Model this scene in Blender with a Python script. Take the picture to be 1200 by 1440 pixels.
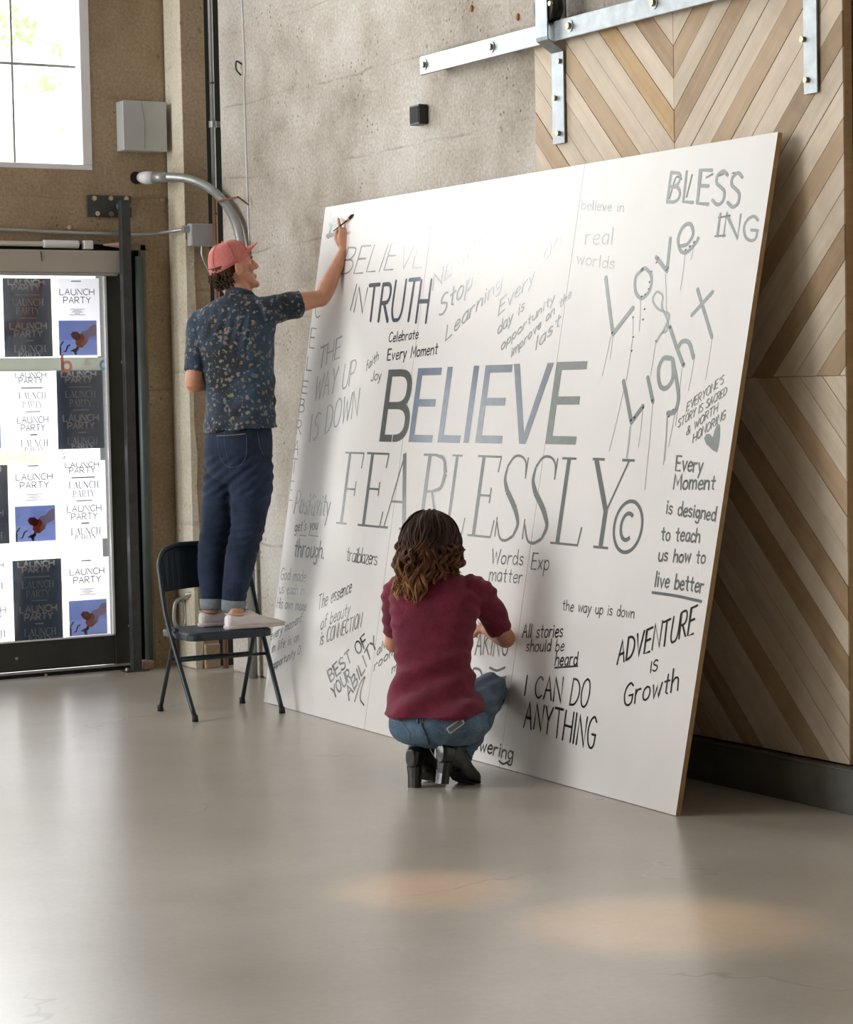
import bpy, bmesh, math, random
from mathutils import Vector, Matrix, noise
from mathutils.bvhtree import BVHTree

for o in list(bpy.data.objects):
    bpy.data.objects.remove(o)
SC = bpy.context.scene
COL = SC.collection
random.seed(7)

# ------------------------------------------------------------------ camera
FL = 3225.07
YAW, PITCH, ROLL = 0.532512, 0.0534005, -0.0195185
CAM = Vector((-5.335782, -9.509585, 1.511041))
FW = Vector((math.sin(YAW) * math.cos(PITCH), math.cos(YAW) * math.cos(PITCH), -math.sin(PITCH)))
_r0 = Vector((math.cos(YAW), -math.sin(YAW), 0)); _u0 = _r0.cross(FW)
RT = math.cos(ROLL) * _r0 + math.sin(ROLL) * _u0
UP = -math.sin(ROLL) * _r0 + math.cos(ROLL) * _u0
cd = bpy.data.cameras.new('camera')
cam = bpy.data.objects.new('camera', cd); COL.objects.link(cam)
cd.sensor_fit = 'HORIZONTAL'; cd.sensor_width = 36; cd.lens = 36 * FL / 1200
cd.clip_start = .1; cd.clip_end = 200
cam.matrix_world = Matrix(((RT.x, UP.x, -FW.x, CAM.x), (RT.y, UP.y, -FW.y, CAM.y), (RT.z, UP.z, -FW.z, CAM.z), (0, 0, 0, 1)))
SC.camera = cam

# ------------------------------------------------------------------ world, light, exposure
SC.view_settings.view_transform = 'Standard'
SC.view_settings.look = 'None'
SC.view_settings.gamma = 1
SC.view_settings.use_curve_mapping = False
SC.view_settings.exposure = 0.58
W = bpy.data.worlds.new('world'); SC.world = W; W.use_nodes = True
W.node_tree.nodes['Background'].inputs[0].default_value = (1.0, .985, .96, 1)
W.node_tree.nodes['Background'].inputs[1].default_value = 1.6

def area(name, loc, target, sx, sy, power, col=(1, 1, 1), spread=180):
    l = bpy.data.lights.new(name, 'AREA'); l.shape = 'RECTANGLE'; l.size = sx; l.size_y = sy
    l.energy = power; l.color = col; l.spread = math.radians(spread)
    o = bpy.data.objects.new(name, l); COL.objects.link(o); o.location = loc
    o.rotation_euler = (Vector(target) - Vector(loc)).to_track_quat('-Z', 'Y').to_euler()
    return o
# daylight outside the clerestory window of the left wall
area('window_daylight', (-1.35, 2.75, 4.05), (-1.35, 0, 4.05), 2.1, 2.9, 140, (.95, .98, 1))
# daylight outside the glass door
area('door_daylight', (-1.2, 2.95, 1.25), (-1.2, 0, 1.25), 2.3, 2.5, 26, (.97, .99, 1))
# added soft light standing for unseen side windows, left of the frame
area('added_side_daylight', (-6.6, 2.0, 2.9), (-.4, -1.6, 1.0), 5.0, 4.2, 390, (.97, .985, 1))
# open daylight on the yard outside
area('yard_daylight', (-3, 5.5, 6.5), (-3, 6.5, 0), 8, 4, 600)
# added unseen warm spots, standing for sunlight pools on the floor
def spot(name, loc, target, power, ang, col, blend=1):
    l = bpy.data.lights.new(name, 'SPOT'); l.energy = power; l.spot_size = math.radians(ang); l.spot_blend = blend
    l.color = col; l.shadow_soft_size = .05
    o = bpy.data.objects.new(name, l); COL.objects.link(o); o.location = loc
    o.rotation_euler = (Vector(target) - Vector(loc)).to_track_quat('-Z', 'Y').to_euler()
    return o

# ------------------------------------------------------------------ helpers
def px3(px, py, D):
    """point D metres in front of the lens (along its axis) seen at px, py"""
    return CAM + FW * D + RT * ((px - 600) / FL * D) + UP * ((720 - py) / FL * D)
def ray(px, py):
    return ((px - 600) * RT - (py - 720) * UP + FL * FW).normalized()
def on(px, py, axis, c):
    d = ray(px, py); t = (c - CAM[axis]) / d[axis]
    return CAM + d * t
def srgb(r, g=None, b=None):
    if g is None: g = b = r
    return tuple(((v / 255) / 12.92 if v / 255 <= .04045 else ((v / 255 + .055) / 1.055) ** 2.4) for v in (r, g, b)) + (1,)

class NT:
    def __init__(s, name):
        s.m = bpy.data.materials.new(name); s.m.use_nodes = True
        s.t = s.m.node_tree; s.b = s.t.nodes['Principled BSDF']; s.co = s.t.nodes.new('ShaderNodeTexCoord')
    def n(s, typ, **kw):
        x = s.t.nodes.new(typ)
        for k, v in kw.items(): setattr(x, k, v)
        return x
    def l(s, a, b): s.t.links.new(a, b)
    def mapping(s, scale=(1, 1, 1), rot=(0, 0, 0), src='Object', loc=(0, 0, 0)):
        m = s.n('ShaderNodeMapping'); s.l(s.co.outputs[src], m.inputs[0])
        m.inputs['Scale'].default_value = scale; m.inputs['Rotation'].default_value = rot; m.inputs['Location'].default_value = loc
        return m.outputs[0]
    def noise(s, scale, detail=4, rough=.55, vec=None, dist=0):
        x = s.n('ShaderNodeTexNoise'); x.inputs['Scale'].default_value = scale; x.inputs['Detail'].default_value = detail
        x.inputs['Roughness'].default_value = rough; x.inputs['Distortion'].default_value = dist
        s.l(vec if vec else s.co.outputs['Object'], x.inputs['Vector']); return x.outputs['Fac']
    def voro(s, scale, vec=None, feature='F1'):
        x = s.n('ShaderNodeTexVoronoi'); x.feature = feature; x.inputs['Scale'].default_value = scale
        s.l(vec if vec else s.co.outputs['Object'], x.inputs['Vector']); return x
    def ramp(s, fac, *stops):
        x = s.n('ShaderNodeValToRGB'); s.l(fac, x.inputs[0]); e = x.color_ramp.elements
        while len(e) < len(stops): e.new(.5)
        for el, (p, c) in zip(e, stops):
            el.position = p; el.color = c if hasattr(c, '__len__') else (c, c, c, 1)
        return x.outputs[0]
    def mix(s, fac, a, b, mode='MIX'):
        x = s.n('ShaderNodeMix'); x.data_type = 'RGBA'; x.blend_type = mode
        for v, i in ((fac, 0), (a, 6), (b, 7)):
            if hasattr(v, 'links') or isinstance(v, bpy.types.NodeSocket): s.l(v, x.inputs[i])
            else: x.inputs[i].default_value = v
        return x.outputs[2]
    def math(s, op, a, b=0.):
        x = s.n('ShaderNodeMath'); x.operation = op
        for i, v in enumerate((a, b)):
            if isinstance(v, bpy.types.NodeSocket): s.l(v, x.inputs[i])
            else: x.inputs[i].default_value = v
        return x.outputs[0]
    def bump(s, h, strength=.3, dist=.01, prev=None):
        x = s.n('ShaderNodeBump'); x.inputs['Strength'].default_value = strength; x.inputs['Distance'].default_value = dist
        s.l(h, x.inputs['Height'])
        if prev: s.l(prev, x.inputs['Normal'])
        s.l(x.outputs[0], s.b.inputs['Normal']); return x.outputs[0]
    def col(s, v):
        if isinstance(v, bpy.types.NodeSocket): s.l(v, s.b.inputs['Base Color'])
        else: s.b.inputs['Base Color'].default_value = v
    def set(s, **kw):
        for k, v in kw.items(): s.b.inputs[k.replace('_', ' ')].default_value = v
        return s

def plain(name, col, rough=.5, metal=0, var=.12, scale=12, bump=0, bscale=60, spec=.5, coat=0):
    m = NT(name)
    f = m.noise(scale, 4)
    dark = tuple(c * (1 - var) for c in col[:3]) + (1,); lite = tuple(min(1, c * (1 + var)) for c in col[:3]) + (1,)
    m.col(m.ramp(f, (.3, dark), (.7, lite)))
    m.set(Roughness=rough, Metallic=metal, Specular_IOR_Level=spec, Coat_Weight=coat)
    if bump: m.bump(m.noise(bscale, 3), bump, .004)
    return m.m

def finish(name, me, mat, parent=None, smooth=False):
    o = bpy.data.objects.new(name, me); COL.objects.link(o)
    mats = mat if isinstance(mat, (list, tuple)) else [mat]
    if not me.materials:
        for m in mats: me.materials.append(m)
    if smooth:
        me.polygons.foreach_set('use_smooth', [True] * len(me.polygons))
    if parent: o.parent = parent; o.matrix_parent_inverse = Matrix.Translation(-parent.matrix_basis.translation) if parent.type == 'EMPTY' and PARENT_T else Matrix()
    return o
PARENT_T = True

def tag(o, label=None, cat=None, group=None, kind=None):
    if label: o['label'] = label
    if cat: o['category'] = cat
    if group: o['group'] = group
    if kind: o['kind'] = kind
    return o
def empty(name, loc, label=None, cat=None, group=None, kind=None):
    o = bpy.data.objects.new(name, None); COL.objects.link(o); o.location = loc; o.empty_display_size = .1
    return tag(o, label, cat, group, kind)

class MB:
    def __init__(s): s.v = []; s.f = []; s.mi = []; s.m = 0
    def add(s, vs, fs):
        k = len(s.v); s.v += [tuple(v) for v in vs]
        for f in fs: s.f.append([i + k for i in f]); s.mi.append(s.m)
    def box(s, a, b, M=None):
        (x0, y0, z0), (x1, y1, z1) = a, b
        vs = [Vector(p) for p in ((x0,y0,z0),(x1,y0,z0),(x1,y1,z0),(x0,y1,z0),(x0,y0,z1),(x1,y0,z1),(x1,y1,z1),(x0,y1,z1))]
        if M: vs = [M @ v for v in vs]
        s.add(vs, [(0,3,2,1),(4,5,6,7),(0,1,5,4),(1,2,6,5),(2,3,7,6),(3,0,4,7)]); return s
    def rings(s, rings, cap=True):
        n = len(rings[0]); k = len(s.v)
        for r in rings: s.v += [tuple(v) for v in r]
        for i in range(len(rings) - 1):
            for j in range(n):
                j2 = (j + 1) % n
                s.f.append([k + i*n + j, k + i*n + j2, k + (i+1)*n + j2, k + (i+1)*n + j]); s.mi.append(s.m)
        if cap:
            s.f.append([k + j for j in range(n)][::-1]); s.mi.append(s.m)
            s.f.append([k + (len(rings)-1)*n + j for j in range(n)]); s.mi.append(s.m)
        return s
    def tube(s, pts, r, n=10, closed=False, flat=None):
        pts = [Vector(p) for p in pts]; N = len(pts)
        rs = r if hasattr(r, '__len__') else [r] * N
        rings = []; prev = None
        for i, p in enumerate(pts):
            t = ((pts[(i+1) % N] - pts[i-1]) if closed else (pts[min(i+1, N-1)] - pts[max(i-1, 0)])).normalized()
            if prev is None:
                a = Vector((0, 0, 1)) if abs(t.z) < .9 else Vector((1, 0, 0))
                a = (a - t * a.dot(t)).normalized()
            else:
                a = (prev - t * prev.dot(t)).normalized()
            prev = a; b = t.cross(a)
            ra, rb = rs[i] if hasattr(rs[i], '__len__') else (rs[i], rs[i])
            rings.append([p + a * ra * math.cos(2*math.pi*j/n) + b * rb * math.sin(2*math.pi*j/n) for j in range(n)])
        if closed: rings.append(rings[0]); return s.rings(rings, False)
        return s.rings(rings)
    def cyl(s, a, b, r, n=16): return s.tube([a, b], r, n)
    def ball(s, c, r, n=12, M=None):
        c = Vector(c); rx, ry, rz = r if hasattr(r, '__len__') else (r, r, r)
        rings = []
        for i in range(n // 2 + 1):
            a = -math.pi/2 + math.pi * (i + .02 * (i == 0) - .02 * (i == n//2)) / (n // 2)
            ring = []
            for j in range(n):
                q = Vector((rx*math.cos(a)*math.cos(2*math.pi*j/n), ry*math.cos(a)*math.sin(2*math.pi*j/n), rz*math.sin(a)))
                ring.append(c + (M @ q if M else q))
            rings.append(ring)
        return s.rings(rings)
    def lofte(s, rs, n=28, e=2.3):
        """rings given as (centre, half-vector a, half-vector b), super-elliptic"""
        out = []
        for c, a, b in rs:
            ring = []
            for j in range(n):
                th = 2*math.pi*j/n; ct, st = math.cos(th), math.sin(th)
                ring.append(Vector(c) + Vector(a) * math.copysign(abs(ct)**(2/e), ct) + Vector(b) * math.copysign(abs(st)**(2/e), st))
            out.append(ring)
        return s.rings(out)
    def prism(s, poly, d):
        """polygon of 3D points extruded by vector d"""
        n = len(poly); d = Vector(d); p = [Vector(q) for q in poly]
        s.add(p + [q + d for q in p], [list(range(n))[::-1], list(range(n, 2*n))] + [(i, (i+1) % n, n + (i+1) % n, n + i) for i in range(n)])
        return s
    def mesh(s, name, bevel=0, seg=2):
        me = bpy.data.meshes.new(name); me.from_pydata([tuple(v) for v in s.v], [], s.f); 
        me.polygons.foreach_set('material_index', s.mi); me.update()
        bm = bmesh.new(); bm.from_mesh(me)
        bmesh.ops.recalc_face_normals(bm, faces=bm.faces)
        if bevel:
            es = [e for e in bm.edges if len(e.link_faces) == 2 and e.calc_face_angle(0) > .6]
            bmesh.ops.bevel(bm, geom=es, offset=bevel, segments=seg, affect='EDGES', profile=.5, clamp_overlap=True)
        bm.to_mesh(me); bm.free()
        return me
    def build(s, name, mat, parent=None, bevel=0, smooth=False, seg=2):
        return finish(name, s.mesh(name, bevel, seg), mat, parent, smooth)

def spline(pts, k=6, closed=False):
    P = [Vector(p) for p in pts]; out = []; N = len(P)
    rng = range(N) if closed else range(N - 1)
    for i in rng:
        p0 = P[(i-1) % N] if closed or i > 0 else P[0] * 2 - P[1]
        p1, p2 = P[i], P[(i+1) % N]
        p3 = P[(i+2) % N] if closed or i + 2 < N else P[N-1] * 2 - P[N-2]
        for j in range(k):
            t = j / k
            out.append(.5 * ((2*p1) + (p2-p0)*t + (2*p0-5*p1+4*p2-p3)*t*t + (-p0+3*p1-3*p2+p3)*t*t*t))
    if not closed: out.append(P[-1])
    return out

# ------------------------------------------------------------------ materials
def concrete(name, c_lo, c_mid, c_hi, tilt=0., lines=3.3, pit=.5, axis='y'):
    m = NT(name)
    big = m.noise(.9, 5, .6); med = m.noise(5, 6, .65); fine = m.noise(60, 4, .7)
    base = m.ramp(big, (.32, c_lo), (.5, c_mid), (.66, c_hi))
    base = m.mix(m.math('MULTIPLY', m.ramp(med, (.35, 0.), (.7, 1.)), .35), base, c_hi)
    base = m.mix(.38, base, m.ramp(fine, (.3, .2), (.7, .9)), 'OVERLAY')
    # shallow pits, blotches and rust flecks
    v = m.voro(26); vv = m.voro(9)
    pits = m.ramp(v.outputs['Distance'], (.0, 1.), (.13, 1.), (.2, 0.))
    gate = m.ramp(m.noise(3.1, 3), (.52, 0.), (.64, 1.))
    pm = m.math('MULTIPLY', pits, gate)
    blot = m.math('MULTIPLY', m.ramp(vv.outputs['Distance'], (.05, 1.), (.16, 0.)), m.ramp(m.noise(1.7, 2), (.55, 0.), (.62, 1.)))
    base = m.mix(m.math('MULTIPLY', pm, pit), base, tuple(c * .45 for c in c_lo[:3]) + (1,))
    base = m.mix(m.math('MULTIPLY', blot, .45), base, tuple(c * .5 for c in c_lo[:3]) + (1,))
    # board-form lines, every 30 cm, slightly wandering
    sep = m.n('ShaderNodeSeparateXYZ'); m.l(m.co.outputs['Object'], sep.inputs[0])
    zz = m.math('ADD', sep.outputs['Z'], m.math('MULTIPLY', m.noise(1.3, 3), .10))
    if tilt: zz = m.math('ADD', zz, m.math('MULTIPLY', sep.outputs['Y'], tilt))
    fr = m.math('FRACT', m.math('MULTIPLY', zz, lines))
    line = m.math('MULTIPLY', m.ramp(fr, (.0, 1.), (.035, 0.)), m.ramp(m.noise(2.3, 3), (.42, 0.), (.6, 1.)))
    base = m.mix(m.math('MULTIPLY', line, .35), base, tuple(c * .55 for c in c_lo[:3]) + (1,))
    m.col(base); m.set(Roughness=.88, Specular_IOR_Level=.25)
    h = m.math('ADD', m.math('MULTIPLY', fine, .35), m.math('MULTIPLY', med, .8))
    h = m.math('SUBTRACT', h, m.math('MULTIPLY', pm, .8)); h = m.math('SUBTRACT', h, m.math('MULTIPLY', line, .8))
    m.bump(h, .55, .012)
    return m.m

M = {}
M['wall_right'] = concrete('concrete_pale', srgb(140, 128, 113), srgb(182, 174, 162), srgb(212, 208, 200), tilt=.0, lines=2.6, pit=.7)
M['wall_left'] = concrete('concrete_brown', srgb(124, 106, 84), srgb(156, 136, 111), srgb(178, 159, 134), lines=1.9, pit=.6)
M['pillar_light'] = concrete('concrete_chamfer', srgb(170, 155, 130), srgb(205, 195, 172), srgb(222, 214, 196), lines=1.2, pit=.3)
def floor_mat():
    m = NT('polished_concrete')
    a = m.noise(.55, 5, .6); b = m.noise(3.5, 6, .65); c = m.noise(40, 4, .7)
    base = m.ramp(a, (.35, srgb(172, 165, 152)), (.55, srgb(188, 182, 170)), (.7, srgb(198, 193, 182)))
    base = m.mix(m.math('MULTIPLY', m.ramp(b, (.35, 0.), (.75, 1.)), .22), base, srgb(150, 142, 128))
    base = m.mix(.12, base, m.ramp(c, (.3, .3), (.7, .8)), 'OVERLAY')
    # hairline cracks, only here and there
    v = m.voro(.45, m.mapping(src='Object', scale=(1, 1, 1)), 'DISTANCE_TO_EDGE')
    nz = m.noise(6, 5)
    vec = m.n('ShaderNodeVectorMath'); vec.operation = 'ADD'; m.l(m.co.outputs['Object'], vec.inputs[0])
    nn = m.n('ShaderNodeTexNoise'); nn.inputs['Scale'].default_value = 5; m.l(m.co.outputs['Object'], nn.inputs['Vector'])
    sc = m.n('ShaderNodeVectorMath'); sc.operation = 'SCALE'; sc.inputs['Scale'].default_value = .3; m.l(nn.outputs['Color'], sc.inputs[0]); m.l(sc.outputs[0], vec.inputs[1])
    m.l(vec.outputs[0], v.inputs['Vector'])
    cr = m.math('MULTIPLY', m.ramp(v.outputs['Distance'], (.0, 1.), (.0018, 0.)), m.ramp(m.noise(.7, 1), (.52, 0.), (.56, 1.)))
    base = m.mix(m.math('MULTIPLY', cr, .45), base, srgb(110, 102, 90))
    m.col(base)
    m.l(m.ramp(a, (.3, .27), (.7, .33)), m.b.inputs['Roughness'])
    m.set(Specular_IOR_Level=.8, Coat_Weight=.2, Coat_Roughness=.2)
    m.bump(m.noise(14, 3), .04, .01)
    return m.m
M['floor'] = floor_mat()
def wood(name, c1, c2, stain=0):
    m = NT(name)
    mp = m.mapping(scale=(3, 3, 40))     # plank meshes run along local x; grain stretched
    info = m.n('ShaderNodeObjectInfo')
    off = m.n('ShaderNodeVectorMath'); off.operation = 'ADD'
    mp2 = m.mapping(scale=(1.6, 28, 28)); m.l(mp2, off.inputs[0])
    sc = m.math('MULTIPLY', info.outputs['Random'], 37.); m.l(sc, off.inputs[1])
    g = m.noise(1., 6, .62, vec=off.outputs[0], dist=.6)
    base = m.ramp(g, (.28, c1), (.72, c2))
    bl = m.noise(7, 4)
    base = m.mix(m.math('MULTIPLY', m.ramp(bl, (.45, 0.), (.75, 1.)), .35 + stain), base, tuple(c * .72 for c in c1[:3]) + (1,))
    var = m.math('ADD', m.math('MULTIPLY', info.outputs['Random'], .16), .92)
    hs = m.n('ShaderNodeHueSaturation'); m.l(base, hs.inputs['Color']); m.l(var, hs.inputs['Value'])
    kn = m.voro(3.2); k = m.math('MULTIPLY', m.ramp(kn.outputs['Distance'], (.0, 1.), (.035, 0.)), 1.)
    m.col(m.mix(m.math('MULTIPLY', k, .7), hs.outputs[0], srgb(80, 58, 38)))
    m.set(Roughness=.62, Specular_IOR_Level=.35)
    m.bump(g, .25, .003)
    return m.m
M['wood_light'] = wood('pale_plank', srgb(206, 188, 164), srgb(224, 209, 188))
M['wood_tan'] = wood('tan_plank', srgb(180, 154, 122), srgb(198, 173, 140))
M['wood_gold'] = wood('golden_plank', srgb(192, 156, 106), srgb(214, 184, 138), .1)
M['wood_brown'] = wood('brown_plank', srgb(160, 134, 104), srgb(184, 158, 124), .15)
M['edge_wood'] = wood('raw_panel_edge', srgb(176, 142, 102), srgb(198, 164, 122))
M['steel'] = plain('galvanised_steel', srgb(150, 156, 158), .42, .75, .14, 20, .1, 90)
M['steel_dark'] = plain('oiled_steel', srgb(74, 76, 76), .45, .5, .2, 14, .1)
M['bolt'] = plain('zinc_bolt', srgb(190, 180, 150), .35, .8, .1, 30)
M['conduit'] = plain('grey_conduit', srgb(168, 170, 168), .4, .55, .08, 9)
M['box_grey'] = plain('painted_box_grey', srgb(184, 186, 184), .5, .1, .06, 5)
M['copper'] = plain('weathered_pipe', srgb(140, 105, 80), .5, .3, .2, 14)
M['white_paint'] = plain('white_painted_wood', srgb(232, 232, 236), .5, 0, .05, 8)
M['black_frame'] = plain('blackened_door_metal', srgb(58, 60, 56), .5, .2, .18, 6, .08)
M['green_pipe'] = plain('green_grey_pipe', srgb(92, 104, 100), .45, .2, .15, 5)
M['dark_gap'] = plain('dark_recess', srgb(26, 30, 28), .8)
M['shade'] = plain('roller_shade_fabric', srgb(178, 170, 158), .8, 0, .05, 6, .15, 400)
M['base'] = plain('dark_baseboard_paint', srgb(92, 90, 82), .55, 0, .2, 7, .15)
M['black_plastic'] = plain('black_plastic', srgb(36, 36, 34), .45, 0, .1, 20)
M['pink_stone'] = plain('pinkish_block', srgb(176, 148, 130), .8, 0, .15, 20)
def glass(name, tint=(1, 1, 1, 1), rough=.0, alpha_mix=.88):
    m = NT(name); out = m.t.nodes['Material Output']
    tr = m.n('ShaderNodeBsdfTransparent'); tr.inputs[0].default_value = tint
    gl = m.n('ShaderNodeBsdfGlossy'); gl.inputs['Roughness'].default_value = rough + .02
    mx = m.n('ShaderNodeMixShader'); fr = m.n('ShaderNodeFresnel'); fr.inputs[0].default_value = 1.6
    m.l(fr.outputs[0], mx.inputs[0]); m.l(tr.outputs[0], mx.inputs[1]); m.l(gl.outputs[0], mx.inputs[2]); m.l(mx.outputs[0], out.inputs[0])
    return m.m
M['glass'] = glass('window_glass')
def translucent(name, col, f=.5):
    m = NT(name); out = m.t.nodes['Material Output']
    nz = m.noise(6, 3); c = m.ramp(nz, (.3, tuple(x * .96 for x in col[:3]) + (1,)), (.7, col))
    d = m.n('ShaderNodeBsdfDiffuse'); t = m.n('ShaderNodeBsdfTranslucent'); m.l(c, d.inputs[0]); m.l(c, t.inputs[0])
    mx = m.n('ShaderNodeMixShader'); mx.inputs[0].default_value = f
    m.l(d.outputs[0], mx.inputs[1]); m.l(t.outputs[0], mx.inputs[2]); m.l(mx.outputs[0], out.inputs[0])
    return m.m
M['paper_white'] = translucent('poster_paper', srgb(246, 246, 250), .6)
M['paper_dark'] = translucent('poster_slate_ink', srgb(112, 120, 132), .42)
M['paper_grey'] = translucent('poster_grey_ink', srgb(70, 74, 86), .02)
M['paper_faint'] = translucent('poster_faint_ink', srgb(168, 168, 176), .1)
M['paper_sky'] = translucent('poster_blue_sky', srgb(128, 146, 200), .45)
M['paper_sky2'] = translucent('poster_blue_sky_low', srgb(142, 158, 208), .45)
M['paper_red'] = translucent('poster_rose_red', srgb(170, 70, 60), .4)
M['paper_orange'] = translucent('poster_flame_orange', srgb(235, 110, 60), .3)
M['paper_flame'] = translucent('poster_flame_pale', srgb(248, 214, 196), .4)
M['paper_stem'] = translucent('poster_stem', srgb(90, 90, 96), .3)
M['paper_letter'] = translucent('poster_white_letter', srgb(252, 252, 255), .12)
M['frost'] = translucent('frosted_band_film', srgb(214, 218, 210), .6)
M['film_red'] = translucent('film_red_letter', srgb(244, 176, 168), .5)
M['film_white'] = translucent('film_white_mark', srgb(255, 255, 255), .5)
M['film_blue'] = translucent('film_blue_letter', srgb(160, 190, 225), .4)
# ------------------------------------------------------------------ setting
def struct(name, mb, mat, bevel=0, smooth=False):
    return tag(mb.build(name, mat, None, bevel, smooth), kind='structure')
f = MB()
f.box((-16, -16, -.2), (.6, 2.62, 0)); struct('floor', f, M['floor'])
ow = MB(); ow.box((-16, 2.62, -.2), (8, 14, -.02)); tag(ow.build('ground', plain('pale_paving', srgb(200, 198, 190), .9)), kind='structure')

struct('ceiling', MB().box((-16, -12, 6.4), (.6, 2.6, 6.6)), plain('ceiling_white', srgb(190, 186, 178), .8))
struct('wall_side', MB().box((-12.3, -12, 0), (-12, -3.6, 6.4)).box((-12.3, -3.6, 4.6), (-12, 2.2, 6.4)).box((-12.3, -3.6, 0), (-12, 2.2, .4)), M['wall_left'])
struct('wall_back', MB().box((-16, -12.3, 0), (.6, -12, 6.4)), M['wall_left'])
WR = .05            # face of the pale concrete wall
w = MB(); w.box((WR, -12, 0), (.6, 1.74, 6.4)); struct('wall_right', w, M['wall_right'], .012)
# left (far) wall with the opening of the door and of the high window
WY = 2.2
XO, ZO = -.206, 2.335      # right jamb and head of the door opening
XW, ZW, ZT = -.50, 2.735, 5.4
w = MB()
w.box((XO, WY, 0), (.5, 2.6, ZW)); w.box((-16, WY, ZO), (XO, 2.6, ZW)); w.box((XW, WY, ZW), (.5, 2.6, 6.4))
w.box((-16, WY, ZT), (XW, 2.6, 6.4)); w.box((-16, WY, ZW), (-4.9, 2.6, ZT)); w.box((-16, WY, 0), (-2.25, 2.6, ZO))
wl = struct('wall_left', w, M['wall_left'])
# corner pillar with a pale chamfer
px_l = on(238, 400, 1, 2.2).x; 
p1 = on(262, 400, 1, 1.95).x; p2 = on(296, 400, 1, 1.95).x
w = MB(); w.prism([(p1, 1.95, .0), (p2, 1.95, 0), (p2, 2.19, 0), (px_l, 2.19, 0)], (0, 0, 6.4))
pil = struct('wall_corner_pillar', w, M['wall_left'], .004)
pm = pil.data; pm.materials.append(M['pillar_light'])
for p in pm.polygons:
    if p.normal.x < -.3 and abs(p.normal.z) < .3: p.material_index = 1
# a second, ragged strip of pale plaster lower on the pillar
r = MB(); pts = []
for i in range(15):
    z = 2.35 * i / 14
    pts.append((p1 + .004 + .035 * (noise.noise(Vector((z * 3, .3, 0))) + .9), z))
poly = [(p1, 1.948, 0)] + [(x, 1.948, z) for x, z in pts] + [(p1, 1.948, 2.35)]
r.prism(poly, (0, -.004, 0)); finish('plaster_strip', r.mesh('plaster_strip'), M['pillar_light'], pil)
q = MB(); q.box((p1 + .05, 1.925, 0), (p2 - .004, 1.95, .135)); finish('base_block', q.mesh('base_block', .006), M['wall_left'], pil)
# dark gap between pillar and wall
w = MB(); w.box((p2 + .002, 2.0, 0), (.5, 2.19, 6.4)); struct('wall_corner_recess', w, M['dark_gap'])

# baseboard under the sliding door
w = MB(); w.box((-.05, -12, 0), (WR, -1.30, .15)); w.box((-.056, -12, .15), (WR, -1.30, .158)); struct('baseboard_right', w, M['base'], .003)

# ------------------------------------------------------------------ high window
wn = empty('window_1', (XW, WY, ZW), kind='structure')
r = MB()
t = .028
r.box((-4.9, WY - .004, ZW), (XW, WY + .16, ZW + t)); r.box((XW - .055, WY - .004, ZW + t), (XW, WY + .16, ZT))
r.box((-4.9, WY - .004, ZT - t), (XW - .055, WY + .16, ZT)); r.box((-4.9, WY - .004, ZW + t), (-4.84, WY + .16, ZT - t))
r.build('window_frame', M['white_paint'], wn, .004)
gy = WY + .085
pane_x = [XW - .055, on(18, 160, 1, gy).x - .0, -1.33, -1.73, -2.13, -2.53, -2.93, -3.33, -3.73, -4.13, -4.53, -4.84]
zr = [ZW + t, on(60, 92, 1, gy).z]; zr += [zr[1] + .53 * i for i in range(1, 4)] + [ZT - t]
mu = M['conduit']
for x in pane_x[1:-1]:
    r = MB(); r.box((x - .006, gy - .012, ZW + t), (x + .006, gy + .012, ZT - t)); r.build('muntin', mu, wn, .002)
for z in zr[1:-1]:
    r = MB(); r.box((-4.84, gy - .011, z - .007), (XW - .055, gy + .011, z + .007)); r.build('muntin', mu, wn, .002)
for i in range(len(pane_x) - 1):
    for j in range(len(zr) - 1):
        r = MB(); r.box((pane_x[i+1] + .006, gy - .002, zr[j] + .007), (pane_x[i] - .006, gy + .002, zr[j+1] - .007))
        r.build('pane', M['glass'], wn)
# foliage outside the window
leafm = translucent('sunlit_leaf', srgb(176, 212, 150), .5)
tr = empty('tree_branch', (-.9, 4.6, 3.6), 'pale green leafy branch outside the high window', 'tree')
for ci, (cx, cy, n, rad) in enumerate([(30, 45, 60, 22), (92, 70, 26, 12), (60, 118, 30, 16), (10, 20, 24, 14), (100, 180, 10, 8)]):
    lm = MB(); c = on(cx, cy, 1, 4.6)
    for i in range(n):
        a = random.uniform(0, 6.28); rr = rad / 230 * math.sqrt(random.random())
        p = c + Vector((math.cos(a) * rr, random.uniform(-.15, .15), math.sin(a) * rr))
        R = Matrix.Rotation(random.uniform(0, 6.28), 4, 'Y') @ Matrix.Rotation(random.uniform(-.9, .9), 4, 'X')
        s_ = random.uniform(.012, .024)
        lm.add([p + R @ Vector(q) for q in ((-s_*1.6, 0, 0), (0, .004, s_*.7), (s_*1.6, 0, 0), (0, .004, -s_*.7))], [(0, 1, 2, 3)])
    tag(lm.build('leaf_cluster', leafm, tr), kind='stuff')
tw = MB(); tw.tube(spline([on(-30, 60, 1, 4.65), on(30, 50, 1, 4.62), on(95, 72, 1, 4.6), on(110, 90, 1, 4.6)], 5), [.003] * 16, 6)
tw.build('twig', leafm, tr)

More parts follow.
